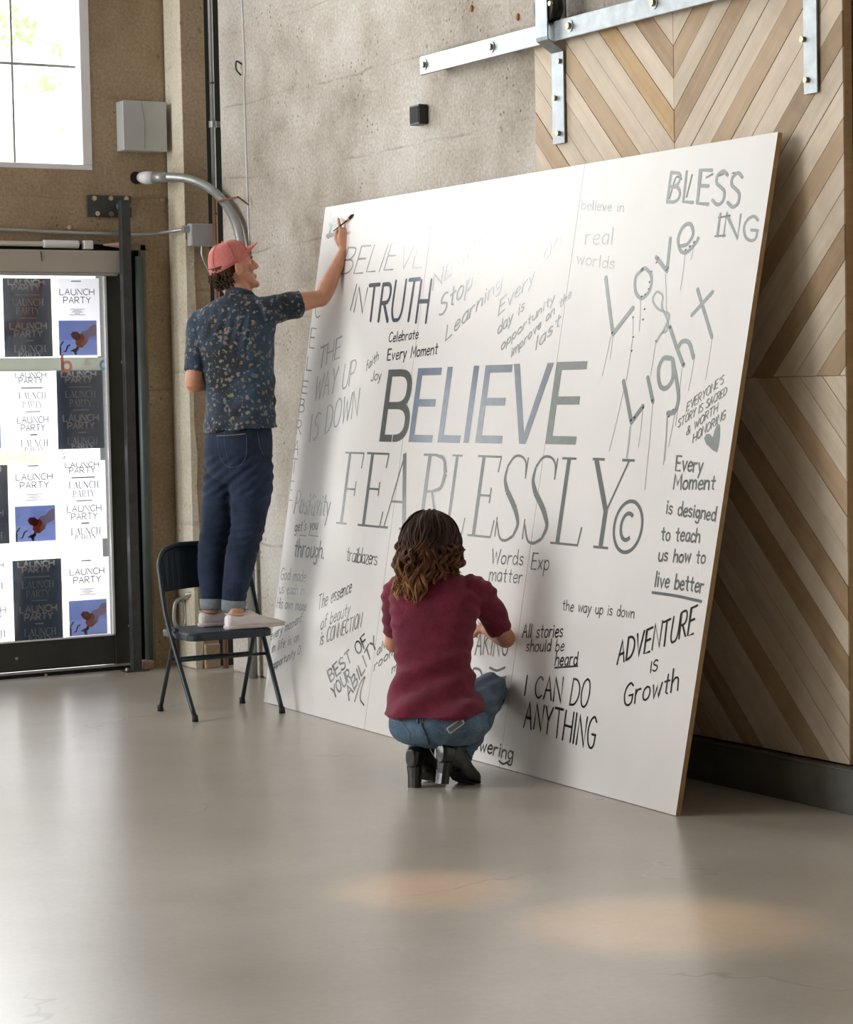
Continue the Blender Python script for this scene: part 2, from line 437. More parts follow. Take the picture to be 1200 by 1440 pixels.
# ------------------------------------------------------------------ glass door
DY = 2.235
gx0, gx1 = -2.15, -.437; gz0, gz1 = .193, 2.19
dn = empty('door_1', (gx1, DY, 0), kind='structure')
r = MB(); r.box((gx1, DY - .03, .03), (-.335, DY + .03, 2.30)); r.build('stile', M['black_frame'], dn, .003)
r = MB(); r.box((gx0 - .1, DY - .03, .03), (gx0, DY + .03, 2.30)); r.build('stile', M['black_frame'], dn, .003)
r = MB(); r.box((gx0, DY - .028, .035), (gx1, DY + .028, gz0)); r.build('bottom_rail', M['black_frame'], dn, .003)
r = MB(); r.box((gx0, DY - .028, gz1), (gx1, DY + .028, 2.30)); r.build('top_rail', M['black_frame'], dn, .003)
r = MB(); r.box((gx0, DY - .003, gz0), (gx1, DY + .003, gz1)); r.build('glass_panel', M['glass'], dn)
r = MB(); r.box((gx1 - .012, DY - .034, gz0), (gx1, DY - .02, gz1)); r.box((gx0, DY - .034, gz0), (gx1, DY - .02, gz0 + .008)); r.build('glazing_bead', M['white_paint'], dn)
for a, b in ((172, 400), (172, 509), (177, 643), (181, 776), (182, 880), (185, 910), (23, 926), (64, 949)):
    c = on(a, b, 1, DY - .03); r = MB(); r.cyl(c, c + Vector((0, -.006, 0)), .008, 10); r.build('rivet', M['bolt'], dn)
# sill and dark threshold
r = MB(); r.box((gx0 - .1, DY - .045, .022), (-.32, DY - .03, .034)); r.build('bottom_edge', M['conduit'], dn)
w = MB(); w.box((-2.25, 2.2, 0), (XO, 2.3, .02)); struct('trim_1', w, M['dark_gap'])
w = MB(); w.box((-.335, DY + .02, 0), (XO, 2.6, ZO)); w.box((-2.25, DY - .01, 2.29), (XO, 2.6, ZO)); struct('trim_2', w, M['dark_gap'])
# worn wooden jamb to the right of the door
w = MB(); w.box((-.236, 2.185, 0), (XO - .001, 2.22, ZO - .001)); w.box((-.33, 2.185, ZO - .03), (XO - .001, 2.22, ZO - .001)); struct('trim_3', w, plain('worn_jamb', srgb(128, 122, 102), .7, 0, .25, 9, .3))

# frosted band with the red b, the plus and the blue c
bz1, bz0 = on(80, 503, 1, DY - .01).z, on(80, 521.5, 1, DY - .01).z
bd_ = tag(None or MB().box((gx0, DY - .008, bz0), (gx1 - .018, DY - .005, bz1)).build('privacy_film', M['frost'], None), 'grey frosted film strip across the glass door bearing b + c', 'film')
bc = (bz0 + bz1) / 2; bh = bz1 - bz0
def annulus(mb, cx, cz, r0, r1, y, a0=0, a1=6.2832, n=24):
    for i in range(n):
        t0 = a0 + (a1 - a0) * i / n; t1 = a0 + (a1 - a0) * (i + 1) / n
        mb.add([(cx + r0*math.cos(t0), y, cz + r0*math.sin(t0)), (cx + r1*math.cos(t0), y, cz + r1*math.sin(t0)), (cx + r1*math.cos(t1), y, cz + r1*math.sin(t1)), (cx + r0*math.cos(t1), y, cz + r0*math.sin(t1))], [(0, 1, 2, 3)])
yb = DY - .0095
xb = on(92, 512, 1, yb).x; r = MB(); annulus(r, xb + .008, bc - .012, .016, .032, yb); r.box((xb - .026, yb - .0004, bc - .044), (xb - .010, yb, bc + .05)); r.build('letter', M['film_red'], bd_)
xb = on(121, 513, 1, yb).x; r = MB(); r.box((xb - .03, yb - .0004, bc - .009), (xb + .03, yb, bc + .009)); r.box((xb - .009, yb - .0005, bc - .034), (xb + .009, yb - .0001, bc + .034)); r.build('plus_mark', M['film_white'], bd_)
xb = on(147, 513, 1, yb).x; r = MB(); annulus(r, xb, bc - .006, .016, .030, yb, .8, 5.5); r.build('letter', M['film_blue'], bd_)

# roller shade cassette over the door
r = MB(); sz0, sz1 = on(60, 387, 1, 2.13).z, on(60, 351, 1, 2.13).z
sx = on(170, 370, 1, 2.13).x
rs = empty('roller_shade', (sx - 1, 2.16, sz0), 'grey rolled-up roller shade above the glass door', 'shade')
r.box((-2.25, 2.13, sz0 + .012), (sx, 2.2, sz1)); r.build('cassette', M['shade'], rs, .008)
r = MB(); r.box((-2.25, 2.126, sz0), (sx - .02, 2.18, sz0 + .013)); r.build('bottom_bar', M['conduit'], rs, .003)
r = MB(); a = on(57, 353, 1, 2.128); r.tube([a, a + Vector((.005, 0, -.03)), a + Vector((.006, 0, -.055))], .002, 5); r.build('pull_cord', M['black_plastic'], rs)
# glazing tube light between shade and lintel
tz = on(60, 343, 1, 2.17).z
tl = empty('tube_light', (-1, 2.17, tz), 'white tube light with end cap under the concrete lintel above the shade', 'light')
tubew = plain('white_tube', srgb(236, 236, 228), .4)
a = on(0, 341, 1, 2.17).x; b = on(62, 341, 1, 2.17).x; c = on(110, 341, 1, 2.17).x
r = MB(); r.cyl((-2.2, 2.17, tz), (b, 2.17, tz), .014, 12); r.build('tube', tubew, tl, 0, True)
r = MB(); r.cyl((b - .005, 2.17, tz), (c, 2.17, tz), .022, 12); r.build('socket', M['white_paint'], tl, .003, False)
a = on(123, 343, 1, 2.17).x
r = MB(); r.box((a - .028, 2.15, tz - .026), (a + .028, 2.19, tz + .022)); r.build('end_cap', M['white_paint'], tl, .006)
r = MB(); a = on(145, 343, 1, 2.17).x; b = on(175, 343, 1, 2.17).x; r.tube([(a, 2.17, tz), (b, 2.17, tz)], [.004, .02], 10); r.build('cone_end', plain('pale_pink_cone', srgb(220, 180, 165), .5), tl)

# ------------------------------------------------------------------ steel post, bracket plate, pipe beside the door
py_ = 2.065
a, b = on(170.5, 300, 1, py_), on(183.5, 300, 1, py_); top = on(176, 281, 1, py_).z
a0, b0 = on(185.5, 900, 1, py_), on(199, 900, 1, py_)
po = empty('steel_post', ((a.x + b.x)/2, py_, 0), 'tall dark square steel post beside the glass door', 'post')
xx = (a.x + b.x) / 2 ; hw = (b.x - a.x) / 2
r = MB(); r.box((xx - hw, py_, .004), (xx + hw, py_ + .045, top)); r.build('shaft', M['steel_dark'], po, .004)
r = MB(); r.box((xx - .075, py_ - .02, 0), (xx + .065, py_ + .07, .008)); r.build('foot_plate', M['steel_dark'], po, .003)
for dx in (-.055, .05):
    r = MB(); r.cyl((xx + dx, py_ + .02, .008), (xx + dx, py_ + .02, .022), .009, 6); r.build('anchor_bolt', M['bolt'], po)
pl = empty('wall_plate', (on(154, 290, 1, WY).x, WY, on(154, 290, 1, WY).z), 'dark bolted steel plate on the wall above the glass door', 'bracket')
A, B = on(122.5, 274, 1, WY - .012), on(185.5, 306, 1, WY - .012)
r = MB(); r.box((A.x, WY - .012, B.z), (B.x, WY, A.z)); r.build('plate', M['steel_dark'], pl, .003)
for a, b in ((132, 279), (155, 279), (177, 279.5), (136.5, 300.5), (156.5, 301)):
    c = on(a, b, 1, WY - .012); r = MB(); r.cyl(c, c + Vector((0, -.012, 0)), .014, 6); r.build('bolt', M['bolt'], pl)
c = on(168, 290, 1, WY - .02); r = MB(); r.tube([(c.x, WY - .012, c.z), (c.x + .02, py_ + .04, c.z)], .02, 10); r.build('stub', M['steel'], pl, 0, True)
a = on(191, 380, 1, 2.16).x; b = on(202, 380, 1, 2.16).x
r = MB(); r.tube([((a+b)/2 - .002, 2.16, .05), ((a+b)/2 - .002, 2.16, 2.27)], (b - a) / 2, 14)
tag(r.build('drain_pipe', M['green_pipe'], None, 0, True), 'green-grey vertical pipe right behind the steel post', 'pipe')
c = on(205, 932, 1, 2.15); r = MB(); r.box((c.x - .035, 2.11, 0), (c.x + .035, 2.19, .048)); tag(r.build('stone_block', M['pink_stone'], None, .008), 'small pinkish block on the floor under the green-grey pipe', 'block')

# ------------------------------------------------------------------ conduits, boxes
cz = on(60, 325, 1, 2.18).z
pts = [(-2.2, 2.18, cz + .01), (-1.2, 2.18, cz + .006), on(100, 327, 1, 2.18), on(180, 329.5, 1, 2.17), on(215, 329, 1, 2.13), on(242, 325, 1, 2.0), on(262, 322, 1, 1.93)]
r = MB(); r.tube(spline(pts, 6), .0095, 10)
cn = tag(r.build('wall_conduit', M['conduit'], None, 0, True), 'thin horizontal conduit running over the door into the small grey box', 'conduit')
a = on(264, 322, 1, 1.925); r = MB(); r.cyl(a - Vector((.03, 0, 0)), a + Vector((.012, 0, 0)), .02, 12); r.build('connector', M['conduit'], cn)
A, B = on(268, 314, 1, 1.90), on(303, 346, 1, 1.90)
jb = empty('junction_box', ((A.x+B.x)/2, 1.95, B.z), 'small grey junction box on the corner pillar just left of the bent conduit', 'junction box')
r = MB(); r.box((A.x, 1.90, B.z), (B.x, 1.948, A.z)); r.build('housing', M['box_grey'], jb, .003)
r = MB(); r.box((A.x + .004, 1.896, B.z + .004), (B.x - .004, 1.90, A.z - .004)); r.build('cover', M['box_grey'], jb, .002)
for a, b in ((A.x + .015, A.z - .015), (B.x - .015, B.z + .015)):
    r = MB(); r.cyl((a, 1.896, b), (a, 1.892, b), .005, 8); r.build('screw', M['bolt'], jb)
c = on(284, 350, 1, 1.92); r = MB(); r.tube(spline([(c.x, 1.92, B.z), (c.x, 1.92, B.z - .05), (c.x + .03, 1.92, B.z - .12), (c.x + .08, 1.91, B.z - .2)], 5), .005, 6); r.build('cable', M['conduit'], jb)
A, B = on(173, 141, 1, 2.10), on(235, 213, 1, 2.10)
el = empty('enclosure_box', ((A.x+B.x)/2, WY, B.z), 'large square grey electrical box on the brown wall right of the window', 'electrical box')
r = MB(); r.box((A.x, 2.105, B.z), (B.x, WY, A.z)); r.build('housing', M['box_grey'], el, .004)
r = MB(); r.box((A.x - .002, 2.098, B.z - .002), (B.x + .002, 2.105, A.z + .002)); r.build('lid', M['box_grey'], el, .003)
r = MB(); m_ = (A.x+B.x)/2 - .01; r.tube([(m_ - .01, 2.0975, A.z - .01), (m_ + .008, 2.0975, (A.z+B.z)/2 + .02), (m_ + .004, 2.0975, B.z + .01)], .0012, 4); r.build('crease', M['steel_dark'], el)
c = on(225, 281, 1, WY); r = MB(); r.cyl((c.x, WY, c.z), (c.x, WY - .01, c.z), .024, 16); r.m = 0; r.cyl((c.x + .005, WY - .01, c.z), (c.x + .005, WY - .03, c.z - .004), .008, 8)
tag(r.build('wall_anchor', M['wall_left']), 'small round anchor plug on the brown wall beside the pillar', 'anchor')
c = on(95, 320, 1, WY); r = MB(); r.cyl((c.x, WY, c.z), (c.x, WY - .02, c.z), .009, 8); r.cyl((c.x, WY - .02, c.z), (c.x, WY - .024, c.z), .012, 8)
tag(r.build('wall_screw', M['bolt']), 'lone screw head in the wall above the thin conduit', 'screw')
# hole in the wall where the big conduit comes out
hc = on(191, 250, 1, WY)
r = MB(); r.cyl((hc.x, WY - .001, hc.z), (hc.x, WY - .003, hc.z), .034, 20); 
# big bent conduit
bc_ = empty('bent_conduit', (.02, 1.4, 0), 'fat grey conduit curving out of the wall and down behind the man', 'conduit')
r.build('wall_hole', M['dark_gap'], bc_)
pts = [(hc.x + .02, 2.17, hc.z), on(205, 250, 1, 2.10), on(222, 249, 1, 2.05), on(240, 249, 1, 1.98), on(262, 251, 1, 1.90), on(285, 259, 1, 1.80), on(305, 273, 0, 0.0), on(322, 294, 0, .0), on(333, 318, 0, .0), on(339, 345, 0, .0), on(346, 600, 0, .0), (0, on(356, 930, 0, .0).y, .0)]
sp = spline(pts[:-2], 6) + [pts[-2], pts[-1]]
r = MB(); r.tube(sp, .024, 16); r.build('tube', M['conduit'], bc_, 0, True)
r = MB(); r.tube([pts[0], pts[1], on(215, 250, 1, 2.07)], [.028, .036, .034], 16); r.build('fitting', M['white_paint'], bc_, 0, True)
r = MB(); r.tube([on(215, 250, 1, 2.07), on(236, 249, 1, 1.995)], [.033, .026], 16); r.build('coupling', M['conduit'], bc_, 0, True)
# rusty strap holding it
A, B = on(308, 283, 0, -.03), on(335, 277, 0, -.03)
r = MB(); r.tube([A, B], .006, 6); r.tube([B, B + Vector((0.06, 0, -.04))], .005, 6)
tag(r.build('pipe_strap', M['copper']), 'rusty strap bracket across the bent conduit', 'bracket')
# vertical conduit in the corner
cx_, cy_ = on(297.5, 100, 1, 1.88).x, 1.88
vc = empty('corner_pipe', (cx_, cy_, 0), 'slim vertical conduit running down the corner of the two walls', 'conduit')
r = MB(); r.cyl((cx_, cy_, 2.62), (cx_, cy_, 6.3), .0135, 12); r.build('tube', M['conduit'], vc, 0, True)
r = MB(); r.cyl((cx_, cy_, .0), (cx_, cy_, 2.62), .0145, 12); r.build('lower_tube', M['copper'], vc, 0, True)
for yy in (117, 300):
    z = on(297, yy, 1, cy_).z; r = MB(); r.cyl((cx_, cy_, z - .004), (cx_, cy_, z + .004), .0165, 12); r.build('joint', M['steel_dark'], vc)
z = on(302, 174, 1, cy_).z; r = MB(); r.cyl((cx_, cy_, z - .022), (cx_, cy_, z + .014), .022, 12); r.box((cx_, cy_ - .012, z - .018), (cx_ + .075, cy_ + .006, z + .012)); r.build('clamp', M['conduit'], vc, .002)
# pale cable and its hook on the right wall
a = on(340, 0, 0, WR - .004); pts = [(a.x, a.y + .03, 4.4), on(340, 0, 0, a.x), on(344, 90, 0, a.x), on(343.5, 125, 0, a.x), on(347, 240, 0, a.x), on(350, 330, 0, a.x), on(352, 420, 0, a.x)]
r = MB(); r.tube(spline(pts, 5), .0042, 6)
ca = tag(r.build('wall_cable', M['white_paint']), 'thin white cable hanging down the pale concrete wall', 'cable')
a = on(340, 90, 0, WR); r = MB(); r.tube(spline([a, a + Vector((-.03, 0, .012)), a + Vector((-.035, -.004, -.03)), a + Vector((-.008, -.004, -.06))], 4), .005, 6); r.build('hook', M['steel_dark'], ca)
# pipe loop behind the chair
c = on(253, 862, 1, 2.08)
r = MB(); r.tube(spline([(c.x - .03, 2.08, c.z + .045), (c.x, 2.08, c.z + .075), (c.x + .03, 2.08, c.z + .05), (c.x + .034, 2.08, c.z - .05), (c.x, 2.08, c.z - .085), (c.x - .034, 2.08, c.z - .05)], 5, True), .012, 8, True)
r.tube([(c.x, 2.08, c.z + .07), (c.x + .01, 2.0, c.z + .11), (c.x + .2, 1.93, c.z + .12)], .010, 8)
tag(r.build('pipe_loop', M['conduit'], None, 0, True), 'grey oval pipe loop on the wall seen through the chair back', 'pipe')
r = MB(); x_ = on(268, 820, 1, 1.93).x; r.cyl((x_, 1.935, 0), (x_, 1.935, .62), .012, 10)
# black speaker on the right wall
A, B = on(577, 149, 0, WR - .045), on(591, 174, 0, WR - .045)
sp_ = empty('wall_sensor', (WR, A.y, B.z), 'small black box fixed to the pale concrete wall', 'wall box')
r = MB(); r.box((WR - .05, B.y, B.z), (WR - .004, A.y, A.z)); r.build('housing', M['black_plastic'], sp_, .003)
r = MB(); r.box((WR - .004, B.y + .006, B.z + .006), (WR, A.y - .006, A.z - .006)); r.build('mount', M['black_plastic'], sp_)
r = MB(); r.box((WR - .052, B.y + .006, B.z + .008), (WR - .05, A.y - .006, A.z - .008)); r.build('grille', M['dark_gap'], sp_)

# ------------------------------------------------------------------ sliding chevron door
DX = -.008; DT = .022
y_r, y_l, yc_ = -3.365, -1.431, -2.394
z_b, z_s, z_t = .165, 1.531, 2.985
sd = empty('sliding_door', (DX, yc_, z_b), 'sliding wooden barn door with chevron planks in mixed tones behind the white board', 'door')
r = MB(); r.box((DX + .006, y_r, z_b), (DX + .040, y_l, z_t)); r.build('backing', M['edge_wood'], sd)
def clip(poly, a, b, c):
    """keep a*y+b*z<=c"""
    out = []
    for i in range(len(poly)):
        p, q = poly[i], poly[(i+1) % len(poly)]; dp, dq = a*p[0] + b*p[1] - c, a*q[0] + b*q[1] - c
        if dp <= 0: out.append(p)
        if dp * dq < 0:
            t = dp / (dp - dq); out.append((p[0] + (q[0]-p[0])*t, p[1] + (q[1]-p[1])*t))
    return out
S = .1225
def plank(poly, mat, ang, k):
    if len(poly) < 3: return
    ar = abs(sum(poly[i][0]*poly[(i+1) % len(poly)][1] - poly[(i+1) % len(poly)][0]*poly[i][1] for i in range(len(poly)))) / 2
    if ar < .0004: return
    cy = sum(p[0] for p in poly)/len(poly); cz_ = sum(p[1] for p in poly)/len(poly)
    ca, sa = math.cos(ang), math.sin(ang)
    proud = random.uniform(0, .0022)
    mb = MB()
    loc = [((p[0]-cy)*ca + (p[1]-cz_)*sa, -(p[0]-cy)*sa + (p[1]-cz_)*ca) for p in poly]
    # local x along the plank, local z across, local y outwards
    mb.prism([(a, 0, b) for a, b in loc], (0, DT*.3 + proud, 0))
    me = mb.mesh('plank', .0012, 1)
    o = bpy.data.objects.new('plank', me); COL.objects.link(o); me.materials.append(M[mat])
    # local axes -> world: x->(0,ca,sa), z->(0,-sa,ca), y->(-1,0,0)
    mw = Matrix(((0, -1, 0, DX + DT*.3), (ca, 0, -sa, cy), (sa, 0, ca, cz_), (0, 0, 0, 1)))
    o.parent = sd; o.matrix_parent_inverse = Matrix.Translation(-Vector(sd.location)); o.matrix_basis = mw
g = .0010
lo = {0: 'wood_brown', 2: 'wood_gold', 5: 'wood_tan', 9: 'wood_tan', 12: 'wood_brown', 16: 'wood_tan'}
ro = {0: 'wood_tan', 2: 'wood_brown', 5: 'wood_tan', 8: 'wood_brown', 11: 'wood_tan', 14: 'wood_brown', 17: 'wood_tan'}
for side in (0, 1):
    y0, y1 = (yc_ + g, y_l) if side == 0 else (y_r, yc_ - g)
    sg = 1 if side == 0 else -1
    for k in range(-9, 20):
        top = 2.800 - S * k; bot = top - S
        # upper: z = c + |y-yc|
        poly = [(y0, z_s + g), (y1, z_s + g), (y1, z_t), (y0, z_t)]
        poly = clip(poly, -sg, 1, top - sg*yc_ - g); poly = clip(poly, sg, -1, -(bot - sg*yc_) - g)
        plank(poly, (lo if side == 0 else ro).get(k, 'wood_light'), math.pi/4 * sg, k)
    for k in range(-4, 22):
        top = 2.62 - S * k; bot = top - S
        poly = [(y0, z_b), (y1, z_b), (y1, z_s - g), (y0, z_s - g)]
        poly = clip(poly, sg, 1, top + sg*yc_ - g); poly = clip(poly, -sg, -1, -(bot + sg*yc_) - g)
        plank(poly, {4: 'wood_tan', 7: 'wood_brown', 9: 'wood_brown', 13: 'wood_tan', 16: 'wood_brown', 18: 'wood_tan'}.get(k, 'wood_light'), -math.pi/4 * sg, k)
# rail
rx = -.068
rl = empty('door_rail', (rx, -2, 2.95), 'long galvanised steel rail carrying the sliding door', 'rail')
ry, rz1, rz0 = on(590.5, 90, 0, rx).y, on(590.5, 80, 0, rx).z, on(592, 105.5, 0, rx).z
r = MB(); r.box((rx, -5.6, rz0), (rx + .014, ry, rz1)); r.build('bar', M['steel'], rl, .002)
zc = (rz0 + rz1) / 2
def headbolt(c, out, parent, rr=.017, mat='bolt'):
    r = MB(); r.cyl(c, c + Vector((-.003, 0, 0)), rr * 1.45, 16); r.build('washer', M['steel'], parent)
    r = MB(); r.cyl(c + Vector((-.003, 0, 0)), c + Vector((-out, 0, 0)), rr * .8, 6); r.build('bolt', M[mat], parent)
for a, b in ((597, 91), (691.5, 66), (801.5, 36.5), (920, 4)):
    c = on(a, b, 0, rx); headbolt(Vector((rx, c.y, c.z)), .014, rl)
    r = MB(); r.cyl((rx + .014, c.y, c.z), (WR if c.y > -1.4 else DX + .02, c.y, c.z), .016, 10); r.build('spacer', M['steel_dark'], rl)
# hangers
def hanger(yl, yr, zb, bolts, label, wheel=True):
    h = empty('door_hanger', (DX, (yl+yr)/2, zb), label, 'hanger', 'roller hangers of the sliding door')
    xo, xi = rx - .03, DX - DT*.3 - .0005
    t = .007
    prof = [(xo, 3.32), (xo, rz0 + .022), (xo + .004, rz0 + .008), (xi - t, rz0 - .035), (xi - t, zb), (xi, zb), (xi, rz0 - .033), (xo + t, rz0 + .012), (xo + t, 3.32)]
    mb = MB(); mb.prism([(x, yr, z) for x, z in prof], (0, yl - yr, 0)); mb.build('strap', M['steel'], h, .0015)
    for y, z in bolts:
        x = xi - t if z < rz0 - .04 else xo
        r = MB(); r.cyl((x, y, z), (x - .012, y, z), .0105, 12); r.build('bolt', M['bolt'], h)
    ym = (yl + yr) / 2
    r = MB()
    r.lofte([((rx - .020, ym, rz1 + .062), (0, .07, 0), (0, 0, .07)), ((rx - .012, ym, rz1 + .062), (0, .074, 0), (0, 0, .074)), ((rx - .004, ym, rz1 + .062), (0, .064, 0), (0, 0, .064)), ((rx + .014, ym, rz1 + .062), (0, .064, 0), (0, 0, .064)), ((rx + .024, ym, rz1 + .062), (0, .074, 0), (0, 0, .074)), ((rx + .034, ym, rz1 + .062), (0, .07, 0), (0, 0, .07))], 28, 2)
    r.build('wheel', M['black_plastic'], h, 0, False)
    r = MB(); r.prism([(xo + .09, yr, 3.32), (xo + .09, yr, rz1 + .02), (xo + .096, yr, rz1 + .02), (xo + .096, yr, 3.32)], (0, yl - yr, 0)); r.build('rear_strap', M['steel_dark'], h)
    return h
xi = DX - .014
bl = [on(787.5, 86, 0, xi), on(781.5, 138, 0, xi), on(786.5, 187.5, 0, xi)]; tb = on(776, 5, 0, rx - .03)
yl_, yr_ = on(776.5, 140, 0, xi).y, on(793, 140, 0, xi).y
hanger(yl_, yr_, on(788, 202, 0, xi).z, [(c.y, c.z) for c in bl] + [(tb.y, tb.z)], 'steel strap hanger nearest the left edge of the sliding door')
bl = [on(1130.5, 55.5, 0, xi), on(1135.5, 112.5, 0, xi)]
yl_, yr_ = on(1130, 60, 0, xi).y, on(1149, 60, 0, xi).y
hanger(yl_, yr_, on(1139, 132, 0, xi).z, [(c.y, c.z) for c in bl], 'steel strap hanger near the right edge of the sliding door')
# upper red sleeve on the pipe etc. small rust bolts above the rail
for a, b in ((664, 12), (729, 24)):
    c = on(a, b, 0, WR); r = MB(); r.ball(c + Vector((-.002, 0, 0)), (.008, .013, .017), 8)
    tag(r.build('rust_stub', plain('rust', srgb(170, 110, 60), .8, 0, .3, 60), None, 0, True), 'rust-brown stub in the concrete above the steel rail, ' + ('left of the two' if a < 700 else 'right of the two'), 'stub')
spot('added_glow_spot', (-3.2, -2.6, 5.6), on(930, 1300, 2, 0), 520, 9, (1, .55, .22))  # added warm spots in place of bounced sunlight
spot('added_glow_spot', (-3.2, -2.2, 5.6), on(600, 1250, 2, 0), 420, 7, (1, .55, .22))
# ------------------------------------------------------------------ the big leaning board
BX, BY, BH, BL, BTW = -.3769618, .5094747, -.0495393, .1610091, .0095839
BU = [0, 1.114524, 2.335504, 3.590159]; BV = 2.442945
_du = Vector((math.sin(BH), -math.cos(BH), 0)); _n = Vector((math.cos(BH), math.sin(BH), 0))
def bsurf(u, v, off=0.):
    le = BL + BTW * u
    return Vector((BX, BY, 0)) + _du * u + (_n * math.sin(le) + Vector((0, 0, math.cos(le)))) * v + (-_n * math.cos(le) + Vector((0, 0, math.sin(le)))) * off + Vector((0, 0, .002))
def pix(P):
    d = P - CAM; z = d.dot(FW); return (600 + FL * d.dot(RT) / z, 720 - FL * d.dot(UP) / z)
# homography from picture points to board metres
def solve(A, b):
    n = len(b); Mx = [r[:] + [b[i]] for i, r in enumerate(A)]
    for i in range(n):
        p = max(range(i, n), key=lambda k: abs(Mx[k][i])); Mx[i], Mx[p] = Mx[p], Mx[i]
        for k in range(n):
            if k != i:
                f_ = Mx[k][i] / Mx[i][i]
                for c in range(i, n+1): Mx[k][c] -= f_ * Mx[i][c]
    return [Mx[i][n] / Mx[i][i] for i in range(n)]
A_, b_ = [], []
for u, v in ((0, 0), (BU[3], 0), (BU[3], BV), (0, BV)):
    x, y = pix(bsurf(u, v)); x = (x - 700) / 300; y = (y - 700) / 300
    A_.append([x, y, 1, 0, 0, 0, -u*x, -u*y]); b_.append(u); A_.append([0, 0, 0, x, y, 1, -v*x, -v*y]); b_.append(v)
HM = solve(A_, b_)
def uv(p):
    x, y = (p[0] - 700) / 300, (p[1] - 700) / 300; w_ = HM[6]*x + HM[7]*y + 1
    return ((HM[0]*x + HM[1]*y + HM[2]) / w_, (HM[3]*x + HM[4]*y + HM[5]) / w_)
bm_ = NT('satin_white_board'); bm_.col(bm_.ramp(bm_.noise(3, 3), (.3, srgb(220, 217, 213)), (.7, srgb(226, 223, 219)))); bm_.set(Roughness=.38, Specular_IOR_Level=.45)
M['board'] = bm_.m
bd = empty('writing_board', (BX, BY - 1.8, 0), 'huge white board of three panels leaning on the wall, covered in painted words', 'board')
T = .020
for i in range(3):
    u0, u1 = BU[i] + (.001 if i else 0), BU[i+1] - (.001 if i < 2 else 0)
    mb = MB(); nu, nv = 4, 6
    def P(a, b, o): return bsurf(u0 + (u1-u0)*a/nu, BV*b/nv, o)
    fr = [P(a, b, 0) for b in range(nv+1) for a in range(nu+1)]; bk = [P(a, b, -T) for b in range(nv+1) for a in range(nu+1)]
    n_ = nu + 1; K = len(fr); fs = []
    for b in range(nv):
        for a in range(nu):
            q = b*n_ + a; fs.append((q, q+1, q+1+n_, q+n_)); fs.append((K+q, K+q+n_, K+q+1+n_, K+q+1))
    mb.add(fr + bk, fs); mb.m = 1
    k = len(mb.f); ed = []
    for a in range(nu): ed += [(a, a+1, K+a+1, K+a), (nv*n_+a, nv*n_+a+1, K+nv*n_+a+1, K+nv*n_+a)]
    for b in range(nv): ed += [(b*n_, (b+1)*n_, K+(b+1)*n_, K+b*n_), (b*n_+nu, (b+1)*n_+nu, K+(b+1)*n_+nu, K+b*n_+nu)]
    for e in ed: mb.f.append(list(e)); mb.mi.append(1)
    mb.build('panel', [M['board'], M['edge_wood']], bd)
def ink(name, c, rough=.22, spec=.6):
    m = NT(name); f_ = m.noise(25, 3); m.col(m.ramp(f_, (.3, tuple(x*.85 for x in c[:3]) + (1,)), (.7, c)))
    m.set(Roughness=rough, Specular_IOR_Level=spec, Coat_Weight=.12, Coat_Roughness=.2); return m.m
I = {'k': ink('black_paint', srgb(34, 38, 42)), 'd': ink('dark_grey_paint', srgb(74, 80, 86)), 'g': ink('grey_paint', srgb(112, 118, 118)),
     'm': ink('glare_mid_grey_paint', srgb(146, 152, 152)), 'l': ink('glare_light_grey_paint', srgb(164, 170, 172)), 'f': ink('glare_faint_paint', srgb(190, 192, 192)),  # lightened greys: window glare is put into the paint colour
     'w': ink('glare_white_stroke', srgb(246, 246, 246)), 's': ink('glare_slate_paint', srgb(100, 102, 99)), 'b': ink('glare_blue_grey_paint', srgb(118, 131, 148)),  # white, slate and blue-grey stand for glare on dark paint
     'c': ink('glare_pale_blue_paint', srgb(140, 151, 161)), 't': ink('glare_dark_blue_paint', srgb(78, 90, 104)), 'v': ink('glare_green_grey_paint', srgb(142, 150, 148))}  # these tints carry painted-in glare too
ZN = [0]
def ribbon(mb, pts, w, cap=True, surf=bsurf, w1=None):
    """flat painted stroke along pts (board metres)"""
    P = [Vector((p[0], p[1])) for p in pts]
    Q = [P[0]]
    for p in P[1:]:
        if (p - Q[-1]).length > 1e-5: Q.append(p)
    P = Q
    if len(P) < 2: P.append(P[0] + Vector((w * .1, 0)))
    ZN[0] = (ZN[0] + 1) % 12; off = .0006 + ZN[0] * .00003
    L, R = [], []; N = len(P)
    for i in range(N):
        t = (P[min(i+1, N-1)] - P[max(i-1, 0)]).normalized(); n_ = Vector((-t.y, t.x))
        hw = (w + ((w1 if w1 is not None else w) - w) * i / (N - 1)) / 2
        if 0 < i < N-1:
            a = (P[i] - P[i-1]).normalized(); c = max(.55, t.dot(a)); hw /= c
        L.append(P[i] + n_ * hw); R.append(P[i] - n_ * hw)
    mb.add([surf(p.x, p.y, off) for p in L + R], [(i, i+1, N+i+1, N+i) for i in range(N-1)])
    if cap:
        for p, t, hw in ((P[0], (P[0]-P[1]).normalized(), w/2), (P[-1], (P[-1]-P[-2]).normalized(), (w1 if w1 is not None else w)/2)):
            n_ = Vector((-t.y, t.x)); arc = [p + n_ * hw * math.cos(a) + t * hw * math.sin(a) for a in [math.pi * j / 5 for j in range(6)]]
            mb.add([surf(q.x, q.y, off) for q in arc], [tuple(range(6))])
def G(txt):
    d = {}
    for ln in txt.strip().split('\n'):
        ch, w, rest = ln.split(' ', 2); st = []
        for s_ in rest.split('/'):
            s_ = s_.strip(); sm = s_.startswith('~'); s_ = s_.lstrip('~')
            st.append((sm, [tuple(float(q) / 10 for q in p.split(',')) for p in s_.split()]))
        d[ch] = (float(w) / 10, st)
    return d
